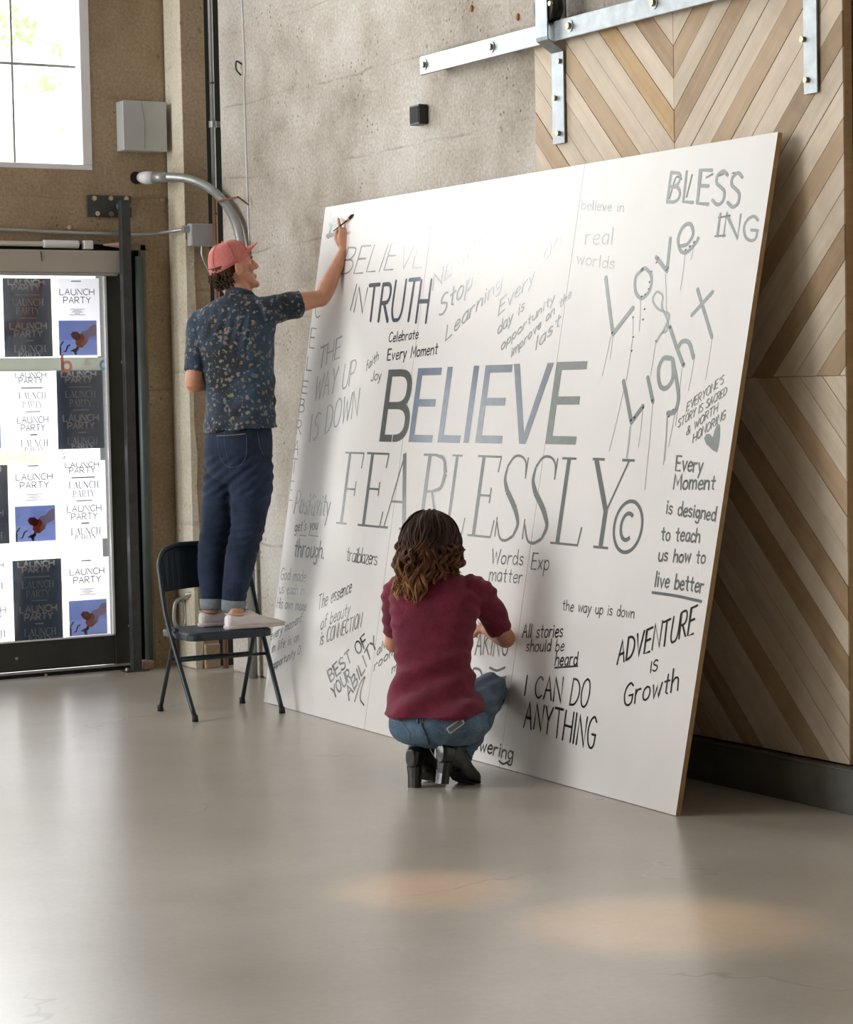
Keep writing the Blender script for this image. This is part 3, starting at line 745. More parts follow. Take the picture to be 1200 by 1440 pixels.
HAND = G('''
A 6 0,0 3,10 6,0/1,4 5,4
B 5.5 0,0 0,10/~0,10 4,9.6 4.6,7.6 3,5.6 0,5.2/~0,5.2 4,5 5.5,2.8 4,.4 0,0
C 5.5 ~5.5,8.6 3.5,10 1,8.4 0,5 1,1.4 3.4,0 5.5,1.4
D 6 0,0 0,10/~0,10 3.4,9.4 5.8,7 5.9,3.4 3.6,.6 0,0
E 5 5,10 0,10 0,0 5,0/0,5.3 4.2,5.3
F 5 5,10 0,10 0,0/0,5.3 4,5.3
G 6 ~5.5,8.6 3.5,10 1,8.4 0,5 1,1.4 3.4,0 5.4,1.2 5.8,4.4/6,4.4 3.2,4.4
H 6 0,10 0,0/6,10 6,0/0,5 6,5
I 1.2 .6,10 .6,0
J 4 ~3.6,10 3.6,2 2,0 0,1.6
K 5.5 0,10 0,0/5.2,10 0,4.6/1,5.4 5.5,0
L 4.8 0,10 0,0 4.8,0
M 7 0,0 .6,10 3.5,3 6.4,10 7,0
N 6 0,0 0,10 6,0 6,10
O 6.4 ~3.2,10 1,8.6 0,5 1,1.2 3.2,0 5.4,1.4 6.4,5 5.4,8.8 3.2,10
P 5.4 0,0 0,10/~0,10 4,9.8 5.4,7.6 4,5 0,4.6
R 5.6 0,0 0,10/~0,10 4,9.8 5.2,7.6 4,5.2 0,4.8/2,4.8 5.6,0
S 5.4 ~5.2,8.8 3,10 .6,8.6 .8,6.4 3,5.2 5,3.8 4.9,1.2 2.6,0 0,1.2
T 6 0,10 6,10/3,10 3,0
U 6 ~0,10 0,3 1.4,.2 3,0 4.8,.4 6,3 6,10
V 6 0,10 3,0 6,10
W 8 0,10 2,0 4,8 6,0 8,10
X 5.6 0,10 5.6,0/5.6,10 0,0
Y 5.6 0,10 2.8,5 2.8,0/5.6,10 2.8,5
& 6 ~6,0 1.6,7 1.8,9.4 3.2,10 4.2,8.6 3,6 .4,3.4 .4,1 2.4,0 4.6,1.4 6,4.4
' 1.2 .6,10 .3,8
. 1.2 .4,0 .7,.3
a 4.4 ~4.2,5.4 2.2,6.2 .4,4.6 .2,1.6 1.8,0 3.6,1.2 4.2,3.6/4.2,6 4.4,0
b 4.4 0,10 0,0/~0,4 2.2,6 4.2,4.4 4.2,1.4 2,0 0,1.4
c 4 ~4,5 2.2,6 .3,4.6 .2,1.4 2,0 4,1
d 4.4 ~4.2,4 2.2,6 .3,4.6 .2,1.4 2,0 4.2,2/4.3,10 4.4,0
e 4.2 ~.3,3.2 4,3.6 3.6,5.6 2,6 .3,4.2 .3,1.4 2,0 4.2,1
f 3.4 ~3.4,9.4 2.2,10 1.2,8.6 1.2,4 1.2,0/0,5.8 3,5.8
g 4.4 ~4.2,4.2 2.4,6 .4,4.6 .3,1.8 2,.4 4.2,2/~4.4,6 4.4,0 3.8,-3 2,-3.8 .3,-2.8
h 4.4 0,10 0,0/~0,3.6 1.8,5.8 3.8,5.4 4.3,3 4.4,0
i 1 .5,6 .5,0/.5,8.2 .6,8.8
j 2 ~1.2,6 1.2,-2 0,-3.4/1.2,8.2 1.3,8.8
k 4.2 0,10 0,0/4,6 0,2.6/1.2,3.6 4.2,0
l 1 .4,10 .5,0
m 6.6 0,6 0,0/~0,3.6 1.4,5.8 2.8,5.4 3.2,3 3.2,0/~3.2,3.6 4.8,5.8 6.2,5.4 6.5,3 6.6,0
n 4.4 0,6 0,0/~0,3.6 1.8,5.8 3.8,5.4 4.3,3 4.4,0
o 4.6 ~2.3,6 .6,5 0,3 .6,.8 2.3,0 4,.9 4.6,3 4,5.2 2.3,6
p 4.4 0,6 0,-3.6/~0,4 2.2,6 4.2,4.4 4.2,1.4 2,0 0,1.4
r 3.4 0,6 0,0/~0,3.4 1.2,5.6 3.4,5.8
s 3.8 ~3.7,5.2 2,6 .4,5 .8,3.6 2.6,2.8 3.7,1.6 2.4,.1 0,.8
t 3.6 1.8,9 1.8,.6 3,0/0,6 3.6,6
u 4.4 ~0,6 .1,2 1.4,.1 3,.4 4.3,2.4/4.3,6 4.4,0
v 4.2 0,6 2.1,0 4.2,6
w 6 0,6 1.5,0 3,5 4.5,0 6,6
x 4.2 0,6 4.2,0/4.2,6 0,0
y 4.4 0,6 2.2,0/4.4,6 2.2,0 .6,-3.6
z 4.2 0,6 4,6 0,0 4.2,0
+ 6 0,5 6,5/3,8 3,2
''')
rnd = random.Random(3)
def hw(text, p0, p1, h, wt, col, lab=None, up=(.125, -1), mb=None, slant=0., jit=.05, sp=1.9, h1=None):
    """hand lettering: baseline from p0 to p1 (picture points on the board face), cap height h, stroke width wt"""
    own = mb is None; mb = mb or MB()
    tot = 0; xs = []
    for ch in text:
        xs.append(tot); tot += (HAND[ch][0] * 10 if ch in HAND else 3.4) + sp
    tot -= sp
    h1 = h1 or h
    ul = math.hypot(*up); ux, uy = up[0]/ul, up[1]/ul
    for ch, x in zip(text, xs):
        if ch not in HAND: continue
        jy = rnd.uniform(-jit, jit); js = rnd.uniform(-jit, jit) * .8; jr = rnd.uniform(-jit, jit)
        for sm, pts in HAND[ch][1]:
            if sm and len(pts) > 2: pts = [(q.x, q.y) for q in spline([(a, b, 0) for a, b in pts], 4)]
            out = []
            for a, b in pts:
                s_ = (x + a*10*(1+js)) / tot; hh = h + (h1 - h) * s_; b2 = b * (1 + js) + jy * .6
                X_ = p0[0] + (p1[0]-p0[0])*s_ + ux*hh*b2 + (slant + jr*.6)*hh*b2
                Y_ = p0[1] + (p1[1]-p0[1])*s_ + uy*hh*b2
                out.append((X_, Y_))
            a, b = uv(out[0]), uv((out[0][0], out[0][1] + 1)); k = math.dist(a, b)
            ribbon(mb, [uv(q) for q in out], wt * k * rnd.uniform(.88, 1.12))
    if own:
        o = mb.build('painted_lettering', I[col], bd)
        o['label'] = lab or ('painted words ' + text)
        return o
def strokes(lst, wt, col, lab, smooth=True, name='painted_lettering'):
    mb = MB()
    for pts in lst:
        q = [(a.x, a.y) for a in spline([(x, y, 0) for x, y in pts], 5)] if smooth and len(pts) > 2 else pts
        a, b = uv(q[0]), uv((q[0][0], q[0][1] + 1)); k = math.dist(a, b)
        ribbon(mb, [uv(p) for p in q], wt * k)
    o = mb.build(name, I[col], bd); o['label'] = lab
    if name == 'paint_drips': o['kind'] = 'stuff'
    return o
def lines(rows, col, lab):
    for r in rows:
        mb = MB(); hw(*r[:3], r[3], r[4], col, mb=mb, **(r[5] if len(r) > 5 else {}))
        o = mb.build('painted_lettering', I[col], bd); o['label'] = lab if len(rows) == 1 else 'painted words ' + r[0] + ', a line of ' + lab.replace('painted words ', '')
# printed sans word, slanted not at all on the board: each letter a box in board metres
SANS = {'B': [('p', (0, 0), (0, 1)), ('h', 0, .62, 1), ('h', 0, .66, .48), ('h', 0, .62, 0), ('a', .62, .74, .26, .36), ('a', .64, .24, .24, .36)],}
def printed(ch, x0, x1, yb, yt, th, mb, thx):
    """th = bar thickness (vertical), thx = stem thickness, metres"""
    w, h = x1 - x0, yt - yb
    def bar(u0, u1, v0, v1):
        ZN[0] = (ZN[0] + 1) % 12; o = .0006 + ZN[0]*.00003
        mb.add([bsurf(u0, v0, o), bsurf(u1, v0, o), bsurf(u1, v1, o), bsurf(u0, v1, o)], [(0, 1, 2, 3)])
    def arcband(cu, cv, ru, rv, t0, t1):
        ZN[0] = (ZN[0] + 1) % 12; o = .0006 + ZN[0]*.00003; n = 14; vs = []
        for i in range(n+1):
            a = t0 + (t1-t0)*i/n; c, s_ = math.cos(a), math.sin(a)
            c = math.copysign(abs(c)**.8, c); s_ = math.copysign(abs(s_)**.8, s_)
            vs += [bsurf(cu + ru*c, cv + rv*s_, o), bsurf(cu + (ru-thx)*c, cv + (rv-th)*s_, o)]
        mb.add(vs, [(2*i, 2*i+2, 2*i+3, 2*i+1) for i in range(n)])
    if ch in 'BELI': bar(x0, x0 + thx, yb, yt)
    if ch == 'E':
        for v in (yb, yb + .48*h, yt - th): bar(x0, x1 - (0 if v != yb + .48*h else .08*w), v, v + th)
    if ch == 'L': bar(x0, x1, yb, yb + th)
    if ch == 'V':
        xm = (x0 + x1)/2
        ZN[0] = (ZN[0] + 1) % 12; o = .0006 + ZN[0]*.00003
        mb.add([bsurf(a, b, o) for a, b in ((x0, yt), (x0 + thx*1.02, yt), (xm, yb + h*.13), (x1 - thx*1.02, yt), (x1, yt), (xm + thx*.55, yb), (xm - thx*.55, yb))], [(0, 1, 2, 6), (6, 2, 5), (2, 3, 4, 5)])
    if ch == 'B':
        m_ = yb + .5*h
        bar(x0, x0 + .45*w, yb, yb + th); bar(x0, x0 + .45*w, yt - th, yt); bar(x0, x0 + .5*w, m_ - th/2, m_ + th/2)
        arcband(x0 + .45*w, (m_ - th/2 + yt)/2, .47*w, (yt - m_ + th/2)/2, -math.pi/2, math.pi/2)
        arcband(x0 + .48*w, (m_ + th/2 + yb)/2, .52*w, (m_ + th/2 - yb)/2, -math.pi/2, math.pi/2)
z = lambda a, b: (440 + a/2.5, 480 + b/2.5)
base_v = lambda x: None
def bl(a, b): return uv(z(a, b))
yb0, yt0 = bl(232, 370)[1], bl(268, 115)[1]; yb1, yt1 = bl(922, 387)[1], bl(965, 90)[1]
ul_, ur_ = bl(232, 370)[0], bl(922, 387)[0]
for ch, a, b, yy, col in (('B', 232, 334, 371, 's'), ('E', 335, 418, 374, 'b'), ('L', 437, 516, 376, 'b'), ('I', 528, 545, 378, 'b'), ('E', 569, 663, 380, 'c'), ('V', 0, 0, 0, 'c'), ('E', 815, 922, 387, 'v')):  # letter tones step lighter to paint in the window glare
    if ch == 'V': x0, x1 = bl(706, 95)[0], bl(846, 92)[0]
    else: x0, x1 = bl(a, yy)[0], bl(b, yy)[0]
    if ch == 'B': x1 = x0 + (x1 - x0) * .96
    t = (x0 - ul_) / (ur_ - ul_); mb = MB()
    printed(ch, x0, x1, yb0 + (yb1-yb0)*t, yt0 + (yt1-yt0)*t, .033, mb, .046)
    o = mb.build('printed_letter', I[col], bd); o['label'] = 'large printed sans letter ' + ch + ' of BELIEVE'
# printed serif word: strokes with their own widths, unit box
def ser(s_):
    out = []
    for t in s_.split('/'):
        t = t.strip(); sm = t.startswith('~'); t = t.lstrip('~'); w_, rest = t.split(':'); ws = [float(q) for q in w_.split('>')]
        out.append((sm, ws[0], ws[-1], [tuple(float(q) for q in p.split(',')) for p in rest.split()]))
    return out
SERIF = {
 'F': ser('.12:.3,0 .3,1/.025:.05,.012 .58,.012/.025:.05,.988 1,.988/.03:1,.99 .96,.78/.03:.3,.49 .78,.49/.03:.78,.4 .78,.6'),
 'E': ser('.12:.28,0 .28,1/.03:.05,.012 .95,.012/.025:.05,.988 .95,.988/.03:.94,.99 .9,.80/.03:.94,.0 1,.22/.03:.28,.51 .72,.51/.03:.72,.42 .72,.61'),
 'A': ser('.03:.12,0 .55,1/.13:.53,1 .86,0/.03:0,.012 .28,.012/.03:.68,.012 1.02,.012/.03:.28,.36 .74,.36'),
 'R': ser('.12:.22,0 .22,1/.025:.0,.012 .42,.012/.025:.0,.988 .5,.988/~.04>.12:.45,.985 .72,.94 .84,.76/~.12>.04:.84,.76 .74,.58 .45,.52/.03:.22,.52 .5,.52/~.05>.11:.45,.52 .62,.3 .74,.08 1,.0'),
 'L': ser('.13:.28,0 .28,1/.025:.05,.988 .52,.988/.03:.05,.012 .95,.012/.03:.94,.0 1,.22'),
 'S': ser('~.03>.06:.92,.78 .86,.93 .66,1.0 .4,.99 .2,.88/~.06>.14:.2,.88 .16,.72 .3,.58/~.14>.14:.3,.58 .56,.45 .72,.36/~.14>.07:.72,.36 .88,.2 .76,.05/~.07>.03:.76,.05 .5,-.01 .26,.02 .08,.2/.03:.92,.74 .93,.99/.03:.07,.02 .06,.26'),
 'Y': ser('.12:.02,.99 .5,.42/.04:.96,.99 .52,.42/.12:.5,.44 .5,0/.025:-.08,.988 .26,.988/.025:.76,.988 1.1,.988/.025:.3,.012 .72,.012'),
 'U': ser('~.11:.15,1 .15,.3 .3,.03 .55,0/~.05:.55,0 .8,.08 .88,.3 .88,1/.03:.0,.988 .34,.988/.03:.72,.988 1,.988'),
 'N': ser('.04:.12,0 .12,1/.13:.12,1 .88,0/.04:.88,0 .88,1/.03:0,.012 .28,.012/.03:.72,.988 1,.988'),
 'C': ser('~.04>.12:.92,.76 .84,.94 .58,1 .3,.9 .12,.6/~.12>.04:.12,.6 .14,.3 .34,.05 .62,0 .86,.08 .94,.28/.03:.92,.72 .92,.98'),
 'H': ser('.12:.2,0 .2,1/.12:.8,0 .8,1/.04:.2,.5 .8,.5/.03:.04,.012 .36,.012/.03:.04,.988 .36,.988/.03:.64,.012 .96,.012/.03:.64,.988 .96,.988'),
 'P': ser('.12:.25,0 .25,1/.03:.05,.012 .45,.012/~.04>.12:.1,.985 .6,.98 .85,.76/~.12>.04:.85,.76 .7,.52 .3,.47'),
 'T': ser('.12:.5,0 .5,1/.03:.02,.988 .98,.988/.03:.3,.012 .7,.012/.03:.02,.99 .04,.78/.03:.98,.99 .96,.78')}
def serif(ch, x0, x1, yb, yt, mb, surf=bsurf, k=1.):
    w, h = x1 - x0, yt - yb
    for sm, wa, wb, pts in SERIF[ch]:
        if sm: pts = [(q.x, q.y) for q in spline([(a, b, 0) for a, b in pts], 5)]
        ribbon(mb, [(x0 + a*w, yb + b*h) for a, b in pts], max(wa, .042)*w*k, False, surf, max(wb, .042)*w*k)
yb0, yt0 = bl(90, 657)[1], bl(130, 405)[1]; yb1, yt1 = bl(1005, 752)[1], bl(1050, 438)[1]
ul_, ur_ = bl(90, 657)[0], bl(1005, 752)[0]
for ch, a, b, yy in (('F', 78, 148, 657), ('E', 153, 240, 664), ('A', 237, 335, 671), ('R', 355, 456, 680), ('L', 450, 528, 690), ('E', 538, 630, 704), ('S', 632, 724, 716), ('S', 728, 826, 727), ('L', 828, 936, 737), ('Y', 948, 1072, 752)):
    x0, x1 = bl(a, yy)[0], bl(b, yy)[0]; t = (x0 - ul_) / (ur_ - ul_); mb = MB()
    serif(ch, x0, x1, yb0 + (yb1-yb0)*t, yt0 + (yt1-yt0)*t, mb, k=.95)
    o = mb.build('printed_letter', I['g'], bd); o['label'] = 'large printed thin serif letter ' + ch + ' of FEARLESSLY'
cu, cv = uv(z(1106, 678)); mb = MB()
ru = abs(uv(z(1160, 682))[0] - cu) - .01; rv = abs(uv(z(1106, 588))[1] - cv)
ribbon(mb, [(cu + ru*math.cos(a), cv + rv*math.sin(a)) for a in [6.2832*i/40 for i in range(41)]], .014, False)
ribbon(mb, [(cu + .46*ru*math.cos(a) - .004, cv + .52*rv*math.sin(a)) for a in [.9 + 4.5*i/24 for i in range(25)]], .016, False)
o = mb.build('printed_letter', I['g'], bd); o['label'] = 'large printed copyright mark, a ringed c'

# hand lettering
strokes([[(471, 300), (462, 335)], [(469, 302), (478, 303), (474, 314), (464, 316)], [(464, 316), (475, 318), (471, 330), (460, 333)]], 5.5, 'm', 'first brushed letter B beside the raised hand')
strokes([[(488, 300), (482, 330)], [(488, 300), (497, 299)], [(484, 330), (492, 329)], [(507, 292), (504, 304)]], 4, 'l', 'fresh faint brushed letter under the raised hand')
hw('BELIE', (479, 388), (552, 383), 40, 2.2, 'm', up=(.3, -1)); hw('VE', (560, 382), (592, 380), 34, 2, 'f', up=(.2, -1), lab='painted letters VE, paled for glare')
hw('IN', (491, 441), (510, 444), 38, 2, 'g', up=(.22, -1))
hw('TRUTH', (514, 455), (598, 458), 50, 5.6, 't', h1=60)
lines([('Celebrate', (546, 487), (587, 482), 14, 1.6), ('Every Moment', (544, 513), (614, 504), 16, 2)], 'k', 'painted words Celebrate Every Moment')
mb = MB()
for ch, x, y, h_ in (('C', 442, 450, 24), ('E', 434.5, 493, 29), ('L', 430.5, 526, 20), ('E', 424, 558, 17), ('B', 420, 585, 19), ('R', 415.5, 616, 20), ('A', 411, 645, 20), ('T', 408.5, 671, 20), ('E', 403.5, 708, 28)):
    hw(ch, (x, y), (x + 7, y + 1), h_, 1.7, 'd', mb=mb)
o = mb.build('painted_lettering', I['g'], bd); o['label'] = 'painted word CELEBRATE running down the left edge'
lines([('THE', (447, 524), (477, 508), 30, 2.2), ('WAY UP', (441, 570), (497, 545), 36, 2.2), ('IS DOWN', (434, 628), (502, 590), 40, 2.2)], 'g', 'painted words THE WAY UP IS DOWN in steep capitals')
lines([('faith', (514, 528), (531, 512), 14, 1.5), ('Joy', (521, 542), (535, 540), 14, 1.5)], 'k', 'small painted words faith Joy')
lines([('NEVER', (608, 412), (682, 350), 24, 2.6)], 'f', 'painted word NEVER paled for glare, climbing to the right')
strokes([[(676, 342), (672, 326), (682, 313), (687, 318), (680, 330), (674, 332)], [(677, 332), (691, 338)]], 3.5, 'w', 'brushed letter R coloured white for glare')
lines([('Stop', (617, 452), (662, 410), 30, 3.2)], 'l', 'painted word Stop lightened for glare'); lines([('Learning', (626, 486), (704, 408), 22, 2.6)], 'l', 'painted word Learning climbing to the right')
lines([('Every', (700, 450), (750, 400), 22, 2), ('day is', (699, 478), (736, 442), 17, 2.2), ('opportunity', (704, 500), (778, 430), 14, 2), ('improve on the', (718, 510), (802, 424), 14, 2), ('last', (752, 500), (786, 465), 20, 2.4)], 'l', 'glare-lightened painted words Every day is opportunity improve on the last')
lines([('an', (762, 373), (786, 347), 24, 3)], 'w', 'painted scrawl coloured white for glare')
lines([('believe in', (817, 297), (876, 301), 14, 1.6), ('real', (822, 348), (860, 348), 24, 1.8), ('worlds', (810, 376), (862, 384), 17, 1.8)], 'f', 'glare-paled painted words believe in real worlds')
lines([('BLESS', (938, 286), (1038, 296), 44, 5, dict(h1=52)), ('ING', (1006, 337), (1064, 347), 33, 4.2, dict(h1=38))], 'v', 'brushed words BLESS ING at the top right corner')
strokes([[(941, 282), (950, 252), (958, 254)], [(965, 280), (973, 248)], [(993, 252), (1002, 247)], [(1010, 250), (1022, 245)], [(1030, 246), (1040, 245)], [(1010, 311), (1026, 308)], [(1005, 338), (1019, 337)]], 2.6, 's', 'darker brush marks on BLESS ING')
strokes([[(851, 397), (856, 440), (861, 478)], [(861, 478), (889, 441)]], 7, 'v', 'tall brushed letter L of Love', False)
strokes([[(903, 385), (893, 397), (893, 418), (902, 427), (913, 415), (915, 395), (907, 384), (902, 386)]], 5.5, 'v', 'brushed letter o of Love')
strokes([[(922, 368), (937, 388)], [(937, 388), (942, 341)]], 6.5, 'v', 'brushed letter v of Love', False)
strokes([[(956, 352), (966, 349), (974, 334), (970, 320), (960, 324), (953, 341), (956, 358), (965, 361), (978, 347), (981, 341)]], 5.5, 'v', 'brushed letter e of Love')
strokes([[(931, 476), (940, 452), (925, 443), (917, 430), (923, 418), (931, 424), (930, 440), (938, 460), (936, 474), (929, 478), (922, 490)]], 3.6, 'l', 'thin brushed ampersand like an 8')
strokes([[(876, 546), (887, 604)], [(887, 604), (903, 582)]], 7.5, 'v', 'brushed letter L of Light', False)
strokes([[(910, 541), (917, 575)]], 7, 'v', 'brushed letter i of Light', False)
strokes([[(943, 514), (932, 514), (925, 530), (927, 552), (936, 556), (945, 542), (945, 516)], [(945, 516), (951, 550), (953, 572), (948, 589), (938, 592)]], 7, 'v', 'brushed letter g of Light')
strokes([[(941, 469), (951, 500), (960, 524)], [(952, 500), (958, 490), (968, 492), (974, 513)]], 6.5, 'v', 'brushed letter h of Light')
strokes([[(980, 415), (1000, 484)], [(1001, 419), (972, 452)]], 6, 'v', 'brushed letter t of Light', False)
dr = [((861, 482), (857, 515)), ((858, 482), (846, 538)), ((900, 428), (898, 475)), ((889, 452), (889, 480)), ((889, 482), (880, 545)), ((935, 392), (936, 440)), ((936, 440), (937, 450)), ((963, 362), (956, 416)), ((975, 350), (971, 372)), ((921, 491), (914, 538)), ((1000, 488), (991, 545)), ((975, 516), (967, 560)), ((958, 528), (949, 610)), ((887, 606), (881, 660)), ((903, 586), (897, 640)), ((917, 577), (906, 700)), ((938, 595), (934, 660)), ((948, 592), (939, 640)), ((876, 560), (856, 645)), ((885, 610), (880, 655)), ((937, 596), (932, 665))]
strokes([[a, ((a[0]+b[0])/2 + .5, (a[1]+b[1])/2), b] for a, b in dr], .7, 'g', 'thin paint drips running down from Love and Light', False, 'paint_drips')
mb = MB()
for x, y, r_ in ((860, 477, 2.6), (901, 425, 2), (906, 422, 2), (911, 414, 1.8), (912, 404, 1.8), (915, 389, 1.6), (924, 370, 3), (922, 376, 2), (936, 387, 2.6), (938, 384, 2), (963, 358, 2), (969, 353, 2.4), (975, 347, 2.4), (980, 341, 2), (905, 443, 2), (903, 458, 2), (889, 455, 1.6), (889, 483, 1.8), (887, 503, 2), (886, 602, 3), (891, 598, 2.6), (903, 584, 2.6), (916, 574, 2.6), (941, 470, 2.4), (960, 523, 3), (957, 516, 2.4), (974, 511, 2.6), (940, 592, 3), (945, 588, 2.6), (939, 597, 2), (921, 489, 1.6)):
    a = uv((x, y)); k = math.dist(a, uv((x, y + 1))); ribbon(mb, [(a[0], a[1]), (a[0] + k*1.4, a[1] + k*.8)], r_*k*1.25)
o = mb.build('paint_blobs', I['k'], bd); o['label'] = 'wet black paint beads at the stroke ends'; o['kind'] = 'stuff'
lines([("EVERYONE'S", (964, 590), (1016, 550), 13, 1.4), ('STORY IS SACRED', (952, 613), (1020, 566), 12, 1.4), ('& WORTH', (964, 624), (1007, 590), 12, 1.4), ('HONORING', (973, 634), (1018, 600), 13, 1.5)], 'g', "small painted words EVERYONE'S STORY IS SACRED & WORTH HONORING")
hp = [uv(p) for p in ((1007, 648), (1001, 645), (992, 636), (989, 628), (992, 622), (997, 622), (1001, 627), (1004, 616), (1008, 608), (1011, 609), (1011, 625), (1009, 640))]
mb = MB(); mb.add([bsurf(a, b, .0009) for a, b in hp], [tuple(range(12))]); o = mb.build('painted_heart', I['v'], bd); o['label'] = 'small grey painted heart at the right edge'
lines([('Every', (949, 673), (986, 676), 21, 3), ('Moment', (946, 699), (1003, 700), 20, 3), ('is designed', (936, 733), (1004, 744), 19, 2.8), ('to teach', (929, 770), (982, 774), 19, 2.8), ('us how to', (925, 799), (990, 803), 18, 2.8), ('live better', (920, 834), (987, 844), 20, 3)], 'g', 'painted words Every Moment is designed to teach us how to live better')
strokes([[(917, 843), (950, 848), (985, 856)]], 4, 'g', 'thick painted underline below live better')
hw('the way up is down', (791, 866), (891, 878), 15, 1.4, 'k', lab='thin painted words the way up is down in lower case')
lines([('ADVENTURE', (868, 941), (974, 900), 30, 3.4, dict(h1=38)), ('IS', (914, 953), (924, 950), 15, 2.4), ('Growth', (877, 999), (952, 978), 30, 3)], 'k', 'bold painted words ADVENTURE IS Growth')
lines([('Words', (691, 800), (735, 803), 20, 1.8), ('matter', (688, 824), (734, 828), 19, 1.8), ('Exp', (747, 808), (771, 810), 22, 1.9)], 'd', 'painted words Words matter Exp')
lines([('All stories', (735, 903), (791, 903), 18, 2.2), ('should be', (740, 922), (793, 922), 16, 1.9), ('heard', (781, 942), (812, 941), 18, 2.4)], 'k', 'painted words All stories should be heard')
strokes([[(781, 945), (813, 943)]], 2.6, 'k', 'painted underline below heard', False)
lines([('I CAN DO', (738, 982), (827, 1000), 26, 3, dict(h1=40)), ('ANYTHING', (738, 1024), (836, 1056), 34, 3.2, dict(h1=42))], 'k', 'bold painted words I CAN DO ANYTHING')
hw('TAKING', (658, 925), (714, 928), 30, 2.6, 'd')
strokes([[(665, 952), (668, 945), (676, 947), (680, 956)], [(690, 944), (700, 948), (711, 944)], [(712, 957), (704, 960), (700, 975), (706, 985), (712, 975), (711, 960)], [(701, 990), (708, 994), (711, 985)]], 3.4, 'd', 'painted doodle hidden behind the crouching woman')
hw('empowering', (638, 1046), (722, 1070), 16, 2.6, 'k', h1=19)
strokes([[(704, 1071), (710, 1075), (719, 1071)]], 3, 'k', 'short painted underline below empowering')
lines([('Positivity', (413, 727), (462, 732), 32, 2.4), ("get's you", (414, 753), (446, 750), 15, 1.8), ('through.', (413, 787), (455, 791), 24, 2.4)], 'd', "painted words Positivity get's you through")
strokes([[(421, 758), (430, 759)], [(434, 758), (447, 760)]], 1, 'd', "fine painted underline below get's you", False)
lines([('God made', (394, 819), (429, 823), 16, 1.5), ('us each in', (392, 838), (427, 841), 14, 1.5), ('His own image', (389, 858), (430, 863), 14, 1.5)], 'g', 'painted words God made us each in His own image')
lines([('every moment', (380, 903), (424, 878), 13, 1.6), ('in life is an', (382, 920), (420, 904), 13, 1.6), ('opportunity O', (383, 943), (422, 922), 12, 1.6)], 'd', 'painted words every moment in life is an opportunity behind the chair')
hw('trailblazers', (487, 794), (530, 801), 20, 1.5, 'd', sp=.4)
lines([('The essence', (447, 862), (494, 838), 20, 1.5), ('of beauty', (451, 889), (492, 868), 18, 1.5), ('is CONNECTION', (450, 911), (508, 886), 20, 1.6)], 'd', 'painted words The essence of beauty is CONNECTION')
lines([('BEST OF', (466, 961), (518, 910), 15, 2.8, dict(up=(-.35, -1))), ('YOUR', (471, 984), (495, 956), 15, 2.8, dict(up=(-.35, -1))), ('ABILITY', (492, 986), (531, 912), 15, 2.8, dict(up=(-.35, -1)))], 'k', 'painted words BEST OF YOUR ABILITY climbing to the right')
strokes([[(500, 988), (507, 965), (514, 955), (509, 972), (508, 985), (513, 993)]], 2.6, 'k', 'painted flourish below ABILITY')
lines([('always', (531, 926), (562, 895), 13, 2), ('room', (527, 946), (556, 922), 13, 2.2), ('more', (552, 950), (580, 930), 12, 2)], 'd', 'painted words always room half hidden by the crouching woman')
hw('AM', (541, 893), (560, 880), 14, 1.6, 'g', lab='painted letters beside the crouching woman')

# ------------------------------------------------------------------ posters on the glass
PY_ = DY + .012
def psurf(u, v, off=0.): return Vector((u, PY_ - .0006 - off, v))
def ptext(mb, text, cx, cz, w, h, wt=None, ser_=False):
    """a word centred at cx, cz"""
    if ser_:
        n = len(text); cw = w / n
        for i, ch in enumerate(text): serif(ch, cx - w/2 + cw*i + cw*.02, cx - w/2 + cw*(i+1) - cw*.02, cz - h/2, cz + h/2, mb, psurf, 1.5)
        return
    tot = sum(HAND[c][0]*10 + 1.7 for c in text) - 1.7; x = 0
    for ch in text:
        for sm, pts in HAND[ch][1]:
            if sm and len(pts) > 2: pts = [(q.x, q.y) for q in spline([(a, b, 0) for a, b in pts], 3)]
            ribbon(mb, [(cx - w/2 + (x + a*10)/tot*w, cz - h/2 + b*h) for a, b in pts], wt, False, psurf)
        x += HAND[ch][0]*10 + 1.7
